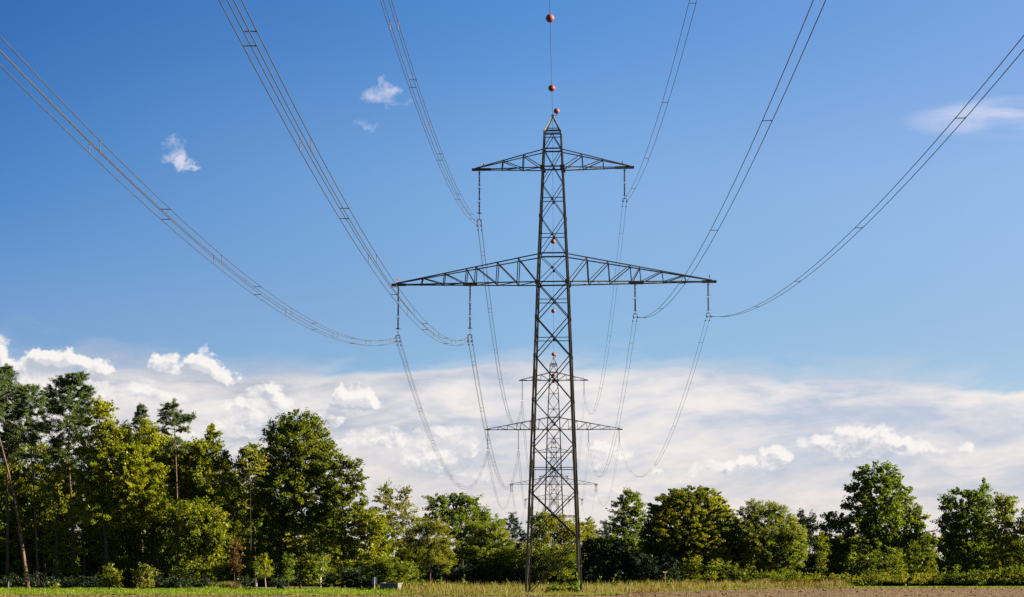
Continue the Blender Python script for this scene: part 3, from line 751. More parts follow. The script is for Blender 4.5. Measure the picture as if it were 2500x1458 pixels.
tree('scots_pine', 'broad crowned pine forming the highest dark top of the left forest', 283, (180, 1425), [(188, 925, 22, 20), (160, 935, 30, 18), (135, 955, 32, 22), (190, 955, 36, 22), (165, 985, 62, 24), (125, 1000, 28, 20), (200, 1010, 26, 26), (170, 1030, 50, 24), (190, 1065, 30, 18), (120, 1045, 30, 22), (200, 915, 9, 11), (178, 912, 9, 10), (150, 925, 14, 10), (212, 950, 12, 10), (112, 968, 14, 9), (215, 985, 12, 9), (150, 1075, 34, 18), (195, 1100, 26, 16), (140, 1110, 30, 18), (175, 1130, 26, 14)], path=[(182, 1428), (176, 1250), (166, 1100), (175, 920)], r0=.24, group=LF, seed=4, **pn)
tree('scots_pine', 'narrow pointed pine rising behind the yellow-green beeches', 287, (345, 1425), [(346, 990, 6, 9), (338, 1002, 9, 10), (352, 1006, 9, 10), (330, 1022, 12, 8), (343, 1025, 24, 18), (350, 1055, 32, 20), (335, 1085, 34, 20), (355, 1110, 34, 20)], r0=.2, top=985, group=LF, seed=5, **pn)
tree('scots_pine', 'open crowned pine with bare orange trunk and right reaching branch', 276, (432, 1425), [(418, 992, 20, 12), (408, 1010, 24, 11), (438, 1012, 20, 10), (420, 1030, 32, 12), (460, 1022, 22, 9), (445, 1048, 22, 10), (402, 1050, 18, 9), (470, 1016, 12, 7), (424, 984, 8, 8), (395, 1022, 10, 6), (432, 1075, 20, 9), (415, 1090, 18, 8), (450, 1100, 18, 8), (405, 995, 9, 7)], path=[(434, 1428), (434, 1250), (428, 1080), (422, 985)], r0=.17, group=LF, seed=6, **dict(pn, clump=.5))
# --- broadleaves of the left forest
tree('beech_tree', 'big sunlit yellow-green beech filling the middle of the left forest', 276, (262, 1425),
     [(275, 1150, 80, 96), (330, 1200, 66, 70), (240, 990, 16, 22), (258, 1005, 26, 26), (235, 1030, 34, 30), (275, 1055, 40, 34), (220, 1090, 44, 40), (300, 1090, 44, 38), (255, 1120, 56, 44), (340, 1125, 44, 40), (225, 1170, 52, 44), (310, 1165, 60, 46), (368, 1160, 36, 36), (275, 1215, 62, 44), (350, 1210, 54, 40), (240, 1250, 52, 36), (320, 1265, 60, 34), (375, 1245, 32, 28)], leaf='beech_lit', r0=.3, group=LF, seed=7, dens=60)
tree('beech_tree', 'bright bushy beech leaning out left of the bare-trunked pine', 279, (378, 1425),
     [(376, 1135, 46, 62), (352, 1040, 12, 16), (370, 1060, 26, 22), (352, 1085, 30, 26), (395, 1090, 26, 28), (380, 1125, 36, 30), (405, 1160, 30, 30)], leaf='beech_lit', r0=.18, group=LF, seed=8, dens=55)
tree('beech_tree', 'tall beech with upright spiky shoots right of the bare-trunked pine', 279, (500, 1425),
     [(490, 1160, 76, 62), (440, 1130, 36, 36), (520, 1050, 7, 16), (530, 1066, 7, 14), (518, 1066, 9, 16), (508, 1080, 18, 18), (528, 1090, 16, 16), (480, 1090, 24, 22), (505, 1110, 40, 26), (462, 1120, 30, 30), (545, 1118, 22, 16), (480, 1160, 44, 36), (530, 1150, 34, 24), (555, 1130, 16, 12), (450, 1195, 40, 38), (505, 1210, 50, 34)], leaf='beech', r0=.24, group=LF, seed=9, dens=62)
tree('beech_tree', 'low spreading beech with glowing right flank beside the russet sapling', 275, (492, 1428),
     [(470, 1250, 52, 34), (525, 1270, 40, 34), (500, 1310, 58, 34), (540, 1320, 26, 30), (450, 1320, 44, 36), (500, 1365, 56, 34), (470, 1400, 44, 24), (520, 1400, 34, 20)], leaf='beech', r0=.16, group=LF, seed=10, dens=60)
tree('beech_tree', 'shaded beech filling the dark forest behind the two pine trunks', 288, (110, 1425),
     [(60, 1120, 60, 46), (130, 1120, 54, 46), (40, 1190, 56, 46), (110, 1190, 60, 46), (170, 1180, 44, 46), (60, 1260, 64, 44), (140, 1260, 60, 44), (20, 1300, 50, 40)], leaf='beech', r0=.22, group=LF, seed=11, dens=60)
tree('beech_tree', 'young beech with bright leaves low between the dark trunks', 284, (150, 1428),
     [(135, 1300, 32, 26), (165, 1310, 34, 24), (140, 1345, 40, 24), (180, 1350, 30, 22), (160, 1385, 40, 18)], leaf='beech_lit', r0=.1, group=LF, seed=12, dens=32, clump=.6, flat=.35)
tree('beech_tree', 'slender bare-stemmed beech right of the glowing understory leaves', 280, (205, 1428),
     [(200, 1240, 34, 30), (225, 1290, 30, 26), (196, 1200, 28, 26)], leaf='beech', r0=.2, group=LF, seed=33, dens=30)
tree('beech_tree', 'dark stemmed beech standing before the glowing understory leaves', 277, (134, 1428),
     [(125, 1180, 30, 26), (145, 1140, 34, 28), (120, 1220, 26, 20)], leaf='beech', r0=.24, group=LF, seed=34, dens=30)
tree('beech_tree', 'low shaded beech under the big sunlit beech', 281, (330, 1428),
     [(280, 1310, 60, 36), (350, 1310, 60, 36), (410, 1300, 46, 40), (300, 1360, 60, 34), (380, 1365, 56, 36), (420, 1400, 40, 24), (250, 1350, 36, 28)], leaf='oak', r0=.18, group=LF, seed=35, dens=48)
tree('beech_tree', 'shaded beech closing the gap behind the bare-trunked pine', 288, (440, 1425),
     [(400, 1120, 52, 46), (452, 1135, 50, 46), (318, 1110, 44, 42), (548, 1165, 34, 34), (420, 1180, 60, 50), (500, 1190, 56, 46), (575, 1200, 34, 36), (415, 1075, 22, 24), (480, 1092, 26, 24), (300, 1060, 22, 22)], leaf='beech', r0=.2, group=LF, seed=37, dens=56)
tree('oak_tree', 'great dark oak with rounded top, tallest tree of the forest corner', 280, (690, 1425),
     [(735, 1110, 76, 76), (725, 1210, 100, 70), (725, 1030, 40, 24), (690, 1040, 34, 26), (760, 1045, 32, 26), (670, 1065, 24, 24), (725, 1075, 58, 36), (782, 1085, 32, 34), (690, 1110, 44, 34), (755, 1120, 56, 36), (806, 1120, 26, 32), (715, 1160, 60, 38), (785, 1160, 44, 32), (660, 1150, 34, 28), (690, 1210, 62, 38), (770, 1205, 60, 38), (640, 1200, 40, 30), (740, 1255, 66, 38), (820, 1240, 44, 36), (660, 1260, 56, 36), (700, 1310, 64, 34), (790, 1300, 60, 36)], leaf='oak', r0=.42, path=[(686, 1430), (688, 1340), (694, 1230), (706, 1130), (722, 1050)], group=LF, seed=13, dens=58, clump=.8, shell=.62)
tree('oak_tree', 'dark shouldered oak on the left flank of the great oak', 284, (622, 1425),
     [(625, 1100, 30, 20), (600, 1112, 24, 18), (650, 1115, 26, 22), (585, 1140, 22, 16), (620, 1150, 46, 28), (600, 1195, 46, 30), (570, 1170, 22, 12), (585, 1240, 46, 34), (600, 1290, 50, 36)], leaf='oak', r0=.22, group=LF, seed=14, dens=58)
tree('maple_tree', 'small yellowing maple spray in front of the left oak shoulder', 274, (612, 1428),
     [(610, 1105, 16, 12), (626, 1118, 22, 12), (605, 1128, 24, 12), (640, 1135, 20, 12), (622, 1150, 26, 12)], leaf='gold', r0=.05, group=LF, seed=15, dens=22, clump=.5, flat=.4)
tree('hornbeam_tree', 'broad tree with feathery right pointing branches beside the great oak', 277, (838, 1428),
     [(835, 1122, 18, 14), (855, 1135, 22, 14), (880, 1122, 10, 6), (872, 1132, 12, 7), (820, 1140, 24, 18), (850, 1160, 36, 20), (880, 1165, 14, 8), (830, 1190, 46, 28), (868, 1200, 28, 22), (850, 1240, 50, 34), (890, 1245, 24, 26), (840, 1290, 60, 34), (900, 1295, 40, 34)], leaf='oak', r0=.22, group=LF, seed=16, dens=62, flat=.42)
tree('hornbeam_tree', 'low bright-edged tree right of the great oak above the dark hedge bush', 274, (880, 1430),
     [(905, 1270, 34, 30), (935, 1290, 22, 26), (880, 1320, 50, 30), (925, 1330, 34, 28), (830, 1340, 54, 30), (885, 1365, 50, 26), (930, 1370, 26, 22), (800, 1385, 50, 26), (850, 1395, 46, 22)], leaf='beech', r0=.16, group=LF, seed=17, dens=60, flat=.4)
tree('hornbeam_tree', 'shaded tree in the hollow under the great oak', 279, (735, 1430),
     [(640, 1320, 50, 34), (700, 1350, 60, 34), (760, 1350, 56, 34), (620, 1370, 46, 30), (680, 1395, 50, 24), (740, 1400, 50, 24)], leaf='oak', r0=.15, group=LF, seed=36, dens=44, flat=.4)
tree('maple_tree', 'patch of orange-yellow maple leaves low in front of the great oak', 273, (720, 1430),
     [(712, 1322, 20, 10), (730, 1332, 14, 9), (752, 1328, 16, 7), (705, 1336, 14, 8)], leaf='gold', r0=.05, group=LF, seed=18, dens=24, clump=.4, size=.26)
tree('russet_tree', 'thin russet brown young tree in the gap between beech and oak', 272, (572, 1430),
     [(575, 1322, 14, 14), (580, 1345, 18, 16), (566, 1360, 20, 18), (572, 1385, 20, 14)], leaf='russet', r0=.06, group=LF, seed=19, dens=42, clump=.5, size=.22)

# --- saplings and bushes in front of the left forest
bs = dict(leaf='bush', r0=.05, clump=.42, size=.2, dens=85, shell=.3)
SG = 'saplings and bushes along the left grass bank'
tree('sapling', 'young tree with slim bright yellow-green crown on a pale stem', 262, (649, 1434), [(650, 1358, 10, 10), (645, 1372, 13, 12), (654, 1385, 13, 14), (648, 1402, 15, 13)], bark='bark_pale', top=1350, group=SG, seed=20, cat='sapling', **dict(bs, leaf='beech_lit', r0=.09))
tree('sapling', 'smaller shaded sapling just left of the bright slim sapling', 264, (628, 1434), [(626, 1372, 9, 12), (628, 1392, 13, 14), (633, 1408, 12, 10)], group=SG, seed=21, cat='sapling', **dict(bs, leaf='ash'))
tree('sapling', 'loose leaved sapling between the bright sapling and the birch', 266, (705, 1434), [(700, 1360, 16, 10), (710, 1378, 18, 14), (702, 1400, 20, 16)], group=SG, seed=22, cat='sapling', **dict(bs, leaf='ash', dens=55))
tree('birch_sapling', 'slender birch with white stem and yellow-green leaves', 263, (783, 1436), [(790, 1358, 12, 10), (786, 1376, 15, 14), (790, 1395, 14, 14), (778, 1408, 14, 12), (770, 1366, 12, 8)], bark='bark_birch', group=SG, seed=23, cat='sapling', **dict(bs, leaf='willow', r0=.07, dens=60))
tree('bush', 'leafy green bush lit on its right side at the left of the bank', 262, (268, 1440), [(270, 1392, 18, 12), (284, 1402, 16, 14), (262, 1408, 22, 16), (282, 1420, 18, 14), (255, 1424, 20, 12)], group=SG, seed=24, cat='bush', **dict(bs, leaf='bush'))
tree('bush', 'olive rounded bush with twiggy top on the grass bank', 261, (350, 1442), [(352, 1386, 12, 10), (362, 1395, 16, 14), (340, 1402, 18, 14), (360, 1416, 22, 16), (345, 1428, 26, 12)], group=SG, seed=25, cat='bush', **dict(bs, leaf='olive'))
tree('bush', 'tiny two-stemmed bush on the grass near the left edge', 258, (133, 1444), [(138, 1424, 6, 8), (121, 1430, 5, 7), (134, 1436, 9, 7)], group=SG, seed=26, cat='bush', **dict(bs, leaf='willow', dens=60))
tree('bush', 'large round bush with bright right side behind the concrete block', 263, (965, 1440),
     [(970, 1404, 52, 36), (940, 1378, 30, 18), (975, 1385, 30, 18), (1000, 1400, 24, 22), (960, 1405, 40, 24), (1008, 1425, 18, 20), (985, 1428, 34, 18), (920, 1400, 36, 24), (935, 1425, 34, 16), (965, 1368, 10, 8)], group=SG, seed=27, cat='bush', nb=.7, **dict(bs, leaf='oak', clump=.5, dens=110))
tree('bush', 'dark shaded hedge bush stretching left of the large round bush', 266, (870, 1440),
     [(880, 1400, 36, 22), (845, 1408, 36, 20), (870, 1425, 44, 14), (905, 1422, 34, 16), (810, 1415, 30, 16)], group=SG, seed=28, cat='bush', **dict(bs, leaf='ivy', clump=.5, dens=80))  # near-black leaf colour stands for the shaded side of the bush
tree('bush', 'small bright sprawling bush at the foot of the large round bush', 259, (1030, 1445), [(1034, 1428, 10, 10), (1046, 1436, 12, 8), (1024, 1438, 12, 8)], group=SG, seed=29, cat='bush', **dict(bs, leaf='weed', dens=70))
tree('bush', 'little leafy bush growing at the foot of the sheet-metal sign', 256, (920, 1446), [(917, 1434, 9, 8), (925, 1440, 10, 6), (912, 1442, 9, 5)], group=SG, seed=30, cat='bush', **dict(bs, leaf='bush', dens=70))
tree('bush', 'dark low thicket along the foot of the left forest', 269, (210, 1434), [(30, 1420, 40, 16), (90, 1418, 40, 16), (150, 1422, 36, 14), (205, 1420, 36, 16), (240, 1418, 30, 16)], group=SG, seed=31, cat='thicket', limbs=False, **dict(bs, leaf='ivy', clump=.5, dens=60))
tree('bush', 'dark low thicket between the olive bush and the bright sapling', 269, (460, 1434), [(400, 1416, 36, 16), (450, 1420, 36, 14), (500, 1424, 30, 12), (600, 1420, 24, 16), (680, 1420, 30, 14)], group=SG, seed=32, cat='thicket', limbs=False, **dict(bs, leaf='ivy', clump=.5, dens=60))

# --- low trees in the corridor, behind the pylon
tree('willow_tree', 'olive two-topped tree left of the low corridor trees', 312, (960, 1425),
     [(945, 1192, 18, 14), (985, 1202, 16, 16), (938, 1218, 26, 20), (985, 1228, 24, 18), (955, 1250, 44, 26), (995, 1265, 26, 22), (940, 1290, 44, 30), (985, 1310, 34, 30)], leaf='olive', r0=.2, group=MF, seed=40, dens=58, size=.26)
tree('alder_tree', 'rounded brownish olive tree just right of the left forest', 300, (1050, 1425),
     [(1040, 1285, 34, 18), (1070, 1292, 28, 20), (1020, 1310, 36, 26), (1065, 1320, 40, 26), (1090, 1335, 20, 22), (1045, 1350, 50, 28), (1000, 1350, 34, 30), (1085, 1370, 24, 22)], leaf='olive', r0=.14, group=MF, seed=41, dens=150, size=.22, kind='narrow')
tree('ash_tree', 'fresh green tree with several tops behind the brownish olive tree', 335, (1130, 1425),
     [(1062, 1222, 24, 16), (1100, 1222, 16, 12), (1118, 1218, 16, 18), (1155, 1222, 20, 18), (1075, 1245, 36, 22), (1130, 1248, 44, 24), (1175, 1252, 22, 18), (1060, 1275, 34, 24), (1110, 1285, 46, 30), (1165, 1285, 40, 26), (1205, 1278, 24, 20), (1120, 1330, 50, 30), (1180, 1330, 40, 30)], leaf='ash', r0=.22, group=MF, seed=42, dens=58, size=.32)
tree('alder_tree', 'wide olive tree low left of the pylon legs', 305, (1190, 1425),
     [(1170, 1290, 30, 18), (1205, 1296, 34, 20), (1160, 1320, 34, 26), (1215, 1325, 40, 28), (1185, 1345, 50, 28), (1235, 1350, 26, 26), (1150, 1360, 30, 24)], leaf='willow', r0=.14, group=MF, seed=43, dens=150, size=.24, kind='narrow')
tree('spruce_tree', 'small dark spruce with flat tiers left of the pylon legs', 345, (1253, 1425),
     [(1252, 1256, 7, 8), (1250, 1268, 18, 5), (1256, 1278, 24, 6), (1248, 1290, 28, 7), (1258, 1302, 32, 8), (1250, 1318, 36, 10), (1256, 1340, 40, 14)], leaf='spruce', kind='needle', dens=150, size=.4, flat=.4, clump=.5, r0=.14, top=1246, group=MF, seed=44)
tree('ash_tree', 'bright green tree top showing between the pylon legs', 352, (1325, 1425),
     [(1326, 1258, 14, 14), (1312, 1270, 16, 14), (1340, 1275, 18, 14), (1322, 1290, 30, 20), (1310, 1320, 30, 26)], leaf='ash', r0=.14, group=MF, seed=45, dens=55)
tree('maple_tree', 'yellow-olive tree filling the space behind the pylon legs', 345, (1370, 1425),
     [(1345, 1272, 22, 14), (1375, 1275, 26, 16), (1405, 1285, 26, 18), (1430, 1290, 22, 18), (1350, 1298, 40, 22), (1400, 1310, 44, 24), (1440, 1318, 22, 22), (1345, 1330, 44, 26), (1395, 1345, 50, 26), (1320, 1360, 40, 28)], leaf='gold', r0=.18, group=MF, seed=46, dens=65, size=.26)
tree('alder_tree', 'olive tree with shaded base between the pylon legs', 312, (1330, 1428),
     [(1300, 1345, 34, 26), (1350, 1355, 40, 26), (1390, 1360, 34, 28), (1310, 1385, 40, 24), (1365, 1390, 44, 24), (1270, 1375, 36, 30)], leaf='oak', r0=.12, group=MF, seed=47, dens=60, size=.24)
tree('bush', 'dark bramble thicket along the ground left of the pylon', 303, (1130, 1428), [(1060, 1395, 40, 20), (1110, 1400, 44, 20), (1165, 1398, 44, 22), (1220, 1400, 40, 20), (1260, 1400, 34, 20)], leaf='ivy', r0=.05, group=MF, seed=48, cat='thicket', dens=70, clump=.5, size=.22)
tree('spruce_tree', 'dark pointed spruce peeping over just right of the pylon', 370, (1437, 1425),
     [(1437, 1270, 6, 7), (1438, 1280, 14, 6), (1436, 1292, 20, 8), (1440, 1306, 24, 10)], leaf='spruce', kind='needle', dens=140, size=.4, flat=.4, clump=.5, r0=.14, top=1262, group=MF, seed=49)
tree('spruce_tree', 'small blue-dark spruce left of the upright green tree', 365, (1477, 1425),
     [(1477, 1276, 6, 8), (1478, 1288, 14, 6), (1476, 1300, 20, 8), (1480, 1314, 24, 10), (1478, 1330, 28, 12)], leaf='spruce', kind='needle', dens=150, size=.4, flat=.4, clump=.5, r0=.14, top=1266, group=MF, seed=50)

# --- right side
tree('ash_tree', 'upright green tree left of the great domed hornbeam', 330, (1535, 1425),
     [(1530, 1206, 14, 12), (1545, 1218, 16, 16), (1520, 1228, 22, 18), (1552, 1240, 22, 20), (1525, 1256, 34, 22), (1560, 1268, 22, 22), (1505, 1280, 24, 20), (1540, 1292, 40, 26), (1515, 1320, 36, 26), (1560, 1330, 34, 26)], leaf='ash', r0=.2, group=RF, seed=60, dens=64)
tree('hornbeam_tree', 'great domed hornbeam, dark on the left and glowing on the right', 302, (1690, 1425),
     [(1690, 1292, 100, 92), (1640, 1322, 78, 66), (1748, 1318, 72, 64), (1690, 1345, 110, 40), (1690, 1208, 43, 20), (1655, 1218, 39, 25), (1730, 1218, 32, 25), (1625, 1243, 37, 32), (1690, 1243, 71, 40), (1755, 1248, 32, 35), (1612, 1275, 39, 38), (1670, 1280, 71, 42), (1735, 1285, 58, 42), (1785, 1285, 19, 30), (1600, 1312, 37, 35), (1650, 1325, 71, 40), (1720, 1330, 71, 40), (1780, 1325, 39, 32), (1808, 1332, 19, 18), (1600, 1350, 43, 30), (1670, 1360, 71, 30), (1740, 1360, 58, 28), (1795, 1348, 26, 18)], leaf='hornbeam', r0=.36, group=RF, seed=61, dens=105, size=.28, flat=.42, clump=.6, shell=.8, deep=1.0, nb=1.0, yj=2.0)
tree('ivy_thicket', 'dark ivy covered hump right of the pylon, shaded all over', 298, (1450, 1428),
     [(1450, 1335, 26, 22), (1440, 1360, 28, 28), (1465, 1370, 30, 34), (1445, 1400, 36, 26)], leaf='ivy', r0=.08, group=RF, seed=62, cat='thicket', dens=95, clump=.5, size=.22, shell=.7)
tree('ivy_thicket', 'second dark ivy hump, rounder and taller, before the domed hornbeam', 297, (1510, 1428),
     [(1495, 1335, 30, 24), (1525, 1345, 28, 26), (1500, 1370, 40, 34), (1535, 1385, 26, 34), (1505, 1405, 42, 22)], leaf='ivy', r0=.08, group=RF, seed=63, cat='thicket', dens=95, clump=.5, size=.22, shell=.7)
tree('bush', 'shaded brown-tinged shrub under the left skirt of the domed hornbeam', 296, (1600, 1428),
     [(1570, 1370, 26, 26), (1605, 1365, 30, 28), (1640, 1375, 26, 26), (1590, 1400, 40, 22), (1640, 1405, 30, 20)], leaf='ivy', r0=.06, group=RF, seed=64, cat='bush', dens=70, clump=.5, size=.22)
tree('bush', 'sunlit bush under the domed hornbeam right of the orange marker', 292, (1690, 1428),
     [(1680, 1380, 20, 18), (1700, 1372, 18, 16), (1672, 1402, 18, 18), (1700, 1400, 22, 20), (1735, 1400, 14, 26), (1745, 1380, 14, 14)], leaf='bush', r0=.06, group=RF, seed=65, cat='bush', dens=70, clump=.42, size=.22)
tree('bush', 'broken green bush below the right skirt of the domed hornbeam', 294, (1790, 1428),
     [(1770, 1378, 18, 10), (1790, 1392, 20, 14), (1770, 1405, 22, 16), (1810, 1405, 22, 16), (1830, 1395, 16, 16)], leaf='oak', r0=.06, group=RF, seed=66, cat='bush', dens=60, clump=.42, size=.22)
tree('willow_tree', 'rounded olive willow right of the domed hornbeam', 298, (1885, 1425),
     [(1875, 1318, 78, 74), (1925, 1335, 46, 50), (1840, 1240, 26, 16), (1870, 1240, 26, 16), (1905, 1250, 20, 16), (1820, 1265, 26, 24), (1865, 1268, 44, 24), (1915, 1272, 28, 22), (1825, 1300, 30, 26), (1880, 1305, 54, 28), (1935, 1305, 30, 26), (1950, 1330, 22, 20), (1860, 1345, 44, 28), (1915, 1350, 44, 28), (1950, 1360, 18, 24), (1890, 1385, 50, 24)], leaf='willow', r0=.2, group=RF, seed=67, dens=150, size=.24, kind='narrow', clump=.55, nb=.8, shell=.7)
tree('elm_tree', 'dark narrow tree in the gap right of the olive willow', 312, (1970, 1425),
     [(1955, 1262, 16, 10), (1980, 1268, 18, 12), (1965, 1285, 24, 18), (1985, 1305, 22, 26), (1970, 1340, 26, 34), (1990, 1385, 24, 30)], leaf='ivy', r0=.14, group=RF, seed=68, dens=62)
tree('elm_tree', 'ivy clad tree with ragged top left of the big open tree', 303, (2035, 1425),
     [(2020, 1262, 18, 12), (2045, 1270, 24, 16), (2065, 1290, 18, 20), (2030, 1300, 34, 26), (2060, 1325, 24, 22), (2040, 1350, 34, 30), (2060, 1390, 26, 28)], leaf='oak', r0=.18, group=RF, seed=69, dens=66)
tree('bush', 'upright column of creeper with sunlit right edge', 294, (2008, 1425),
     [(2008, 1315, 10, 12), (2012, 1335, 12, 14), (2006, 1360, 13, 16), (2004, 1385, 14, 16), (2008, 1408, 18, 14)], leaf='bush', r0=.06, group=RF, seed=70, cat='bush', dens=80, clump=.4, size=.22)
tree('maple_tree', 'big open tree with airy rounded top, tallest on the right', 302, (2145, 1425),
     [(2150, 1220, 56, 60), (2170, 1290, 84, 50), (2130, 1150, 30, 18), (2165, 1152, 26, 18), (2100, 1172, 24, 18), (2150, 1180, 36, 22), (2190, 1178, 20, 18), (2085, 1200, 22, 20), (2125, 1212, 32, 22), (2175, 1215, 34, 24), (2215, 1210, 18, 22), (2080, 1232, 24, 18), (2120, 1250, 36, 22), (2180, 1250, 42, 24), (2225, 1245, 22, 22), (2095, 1280, 36, 24), (2150, 1285, 46, 26), (2210, 1285, 42, 28), (2245, 1268, 18, 18), (2130, 1325, 46, 28), (2195, 1325, 50, 28), (2250, 1320, 30, 28)], leaf='ash', r0=.30, path=[(2145, 1430), (2148, 1340), (2150, 1240), (2152, 1160)], group=RF, seed=71, dens=50, size=.34, clump=.62, shell=.7)
tree('hawthorn_bush', 'rough bush with bright arching shoots below the big open tree', 294, (2150, 1428),
     [(2110, 1375, 30, 24), (2150, 1365, 30, 22), (2185, 1360, 24, 22), (2130, 1400, 40, 22), (2185, 1395, 30, 24), (2090, 1400, 26, 22)], leaf='oak', r0=.07, group=RF, seed=72, cat='bush', dens=58, clump=.45, size=.24)
tree('hawthorn_bush', 'dark bush with lit crest at the right foot of the big open tree', 297, (2245, 1428),
     [(2230, 1345, 26, 24), (2262, 1325, 20, 20), (2270, 1355, 18, 24), (2235, 1385, 34, 26), (2270, 1395, 22, 22)], leaf='oak', r0=.08, group=RF, seed=73, cat='bush', dens=66, clump=.5, size=.24)
tree('ash_tree', 'tall dark tree with narrow spire top near the right edge', 305, (2380, 1425),
     [(2360, 1290, 60, 70), (2402, 1182, 14, 14), (2398, 1205, 20, 16), (2350, 1205, 24, 14), (2370, 1215, 24, 18), (2320, 1220, 20, 14), (2405, 1235, 28, 24), (2335, 1245, 36, 24), (2380, 1260, 40, 26), (2315, 1280, 26, 22), (2350, 1295, 46, 28), (2405, 1300, 34, 28), (2300, 1270, 14, 10), (2340, 1340, 46, 30), (2395, 1345, 40, 30), (2310, 1330, 24, 26), (2380, 1390, 50, 30), (2325, 1385, 42, 28), (2420, 1380, 40, 30)], leaf='ash', r0=.26, group=RF, seed=74, dens=62)
tree('ash_tree', 'round topped sunlit tree right of the narrow spire tree', 300, (2450, 1425),
     [(2455, 1218, 20, 14), (2440, 1232, 18, 18), (2468, 1240, 18, 18), (2452, 1262, 32, 22), (2435, 1295, 30, 24), (2475, 1295, 26, 26), (2450, 1330, 40, 28), (2430, 1365, 36, 28), (2475, 1365, 32, 28)], leaf='bush', r0=.2, group=RF, seed=75, dens=62)
tree('ash_tree', 'tree with sunlit leaves cut by the right frame edge', 298, (2512, 1425),
     [(2505, 1240, 16, 16), (2520, 1260, 26, 20), (2505, 1290, 22, 24), (2525, 1310, 34, 30), (2510, 1350, 34, 30), (2530, 1390, 40, 28)], leaf='bush', r0=.2, group=RF, seed=76, dens=60)
tree('hedge', 'low sunlit hedge along the green strip at the far right', 292, (2400, 1430),
     [(2290, 1408, 34, 14), (2340, 1410, 36, 14), (2390, 1408, 36, 15), (2440, 1405, 34, 16), (2480, 1402, 30, 18), (2520, 1405, 34, 16)], leaf='oak', r0=.05, group=RF, seed=77, cat='hedge', dens=85, clump=.42, size=.22, limbs=False)
tree('hedge', 'brownish green scrub row between the open tree and the field', 291, (2150, 1430),
     [(2060, 1412, 36, 12), (2110, 1414, 34, 11), (2160, 1412, 36, 12), (2210, 1414, 34, 11), (2250, 1412, 30, 12)], leaf='olive', r0=.05, group=RF, seed=78, cat='hedge', dens=80, clump=.4, size=.22, limbs=False)
tree('hedge', 'green scrub row at the foot of the olive willow', 291, (1890, 1430),
     [(1850, 1408, 34, 13), (1900, 1410, 36, 13), (1950, 1410, 34, 13), (1990, 1412, 26, 12)], leaf='oak', r0=.05, group=RF, seed=79, cat='hedge', dens=75, clump=.4, size=.22, limbs=False)

# --- the wood behind, which reads as one mass
def woodland(label, rows, leaf, seed):
    rng = np.random.RandomState(seed); VV = []; mb = MB()
    for (x, y, h, r) in rows:
        z0 = float(gz(x, min(y, 344)))
        LB = [(np.array([x+rng.randn()*r*.4, y+rng.randn()*r*.4, z0+h*t]), np.array([r*(1.15-.55*t), r, h*.13])) for t in (.12, .3, .48, .66, .84)]
        V, _ = foliage(rng, LB, 26, .62, .7, 1.2, .3); V[:, :, 2] = np.maximum(V[:, :, 2], z0+.02); VV.append(V)
        mb.tube([(x, y, z0-.2), (x, y, z0+h*.8)], [.25, .06], 5)
    o = quads('woodland', np.concatenate(VV), M[leaf]); tag(o, label, 'woodland', kind='stuff')
    o2 = mb.build('trunk', M['bark_dark'], o)
rg = np.random.RandomState(3); rows = []
for k in range(52):
    x = rg.uniform(-86, -27); y = rg.uniform(293, 335); lim = np.interp(x, [-86, -60, -45, -33, -27], [17.5, 17, 13.5, 12.5, 9.5])
    rows.append((x*y/285, y, lim*rg.uniform(.8, 1.0)*y/290, 3.2))
for x in np.arange(-88, -24, 2.4): rows.append((x+rg.uniform(-1, 1), rg.uniform(322, 330), rg.uniform(5.5, 7.5), 2.6))
woodland('dense dark wood behind the front row of the left forest', rows, 'oak', 4)
rows = []
for k in range(64):
    x = rg.uniform(6, 88); y = rg.uniform(314, 345); rows.append((x, y, rg.uniform(6, 8.2), 3.0))
for k in range(26):
    x = rg.uniform(-26, 10); y = rg.uniform(350, 372); rows.append((x, y, rg.uniform(5, 7), 3.0))
for x in np.arange(-30, 92, 2.4): rows.append((x+rg.uniform(-1, 1), rg.uniform(346, 349), rg.uniform(4.2, 5.4), 2.4))
woodland('low dark wood closing the view behind the middle and right trees', rows, 'oak', 9)

# ------------------------------------------------------------------ weeds, posts and small things
def weed(label, px, py_top, Y, seed, lean=0.1, leafn=22, spread=.5):
    rng = np.random.RandomState(seed); b = P(px, HY, Y); x = b[0]; z = float(gz(x, Y)); h = P(px, py_top, Y)[2]-z
    root = empty('tall_weed', label, 'weed', (x, Y, z), 'tall weeds standing in the dry grass')
    mb = MB(); VV = []
    for k in range(4):
        a = rng.rand()*6.283; hh = h*(1 if k == 0 else rng.uniform(.5, .85)); e = np.array([math.cos(a)*spread*.5*(k > 0)+lean*hh, math.sin(a)*spread*.4*(k > 0), hh])
        st = np.array([e*t*np.array([t, t, 1]) for t in np.linspace(0, 1, 5)]); mb.tube(st, np.linspace(.022, .006, 5), 5)
        t = rng.uniform(.15, 1, leafn); c = e[None]*t[:, None]*np.stack([t, t, np.ones_like(t)], -1)
        d = unit(rng, leafn); d[:, 2] = np.abs(d[:, 2])*.8+.3; d /= np.linalg.norm(d, axis=1)[:, None]
        VV.append(leaf_quads(rng, c+d*.12, .34, .28, .0, d))
    mb.build('stem', M['weed'], root); quads('leaves', np.concatenate(VV), M['weed'], root)
weed('tall bright green weed climbing the right foot of the nearest pylon', 1411, 1400, 246, 1, -.05, 34, .5)
weed('bright leafy weed at the inner side of the pylon right foot', 1396, 1420, 247, 2, .05, 26)
weed('arching green weed right of the nearest pylon', 1458, 1407, 262, 3, .25, 12, .8)
weed('leaning reed-like weed second right of the pylon', 1492, 1405, 264, 4, .3, 10, .9)
weed('green weed midway between pylon and orange marker', 1580, 1412, 268, 5, .1, 16)
weed('slim weed beside the orange marker post', 1632, 1409, 270, 6, .15, 10)
weed('short green weed left of the orange marker', 1550, 1420, 266, 7, .0, 16)
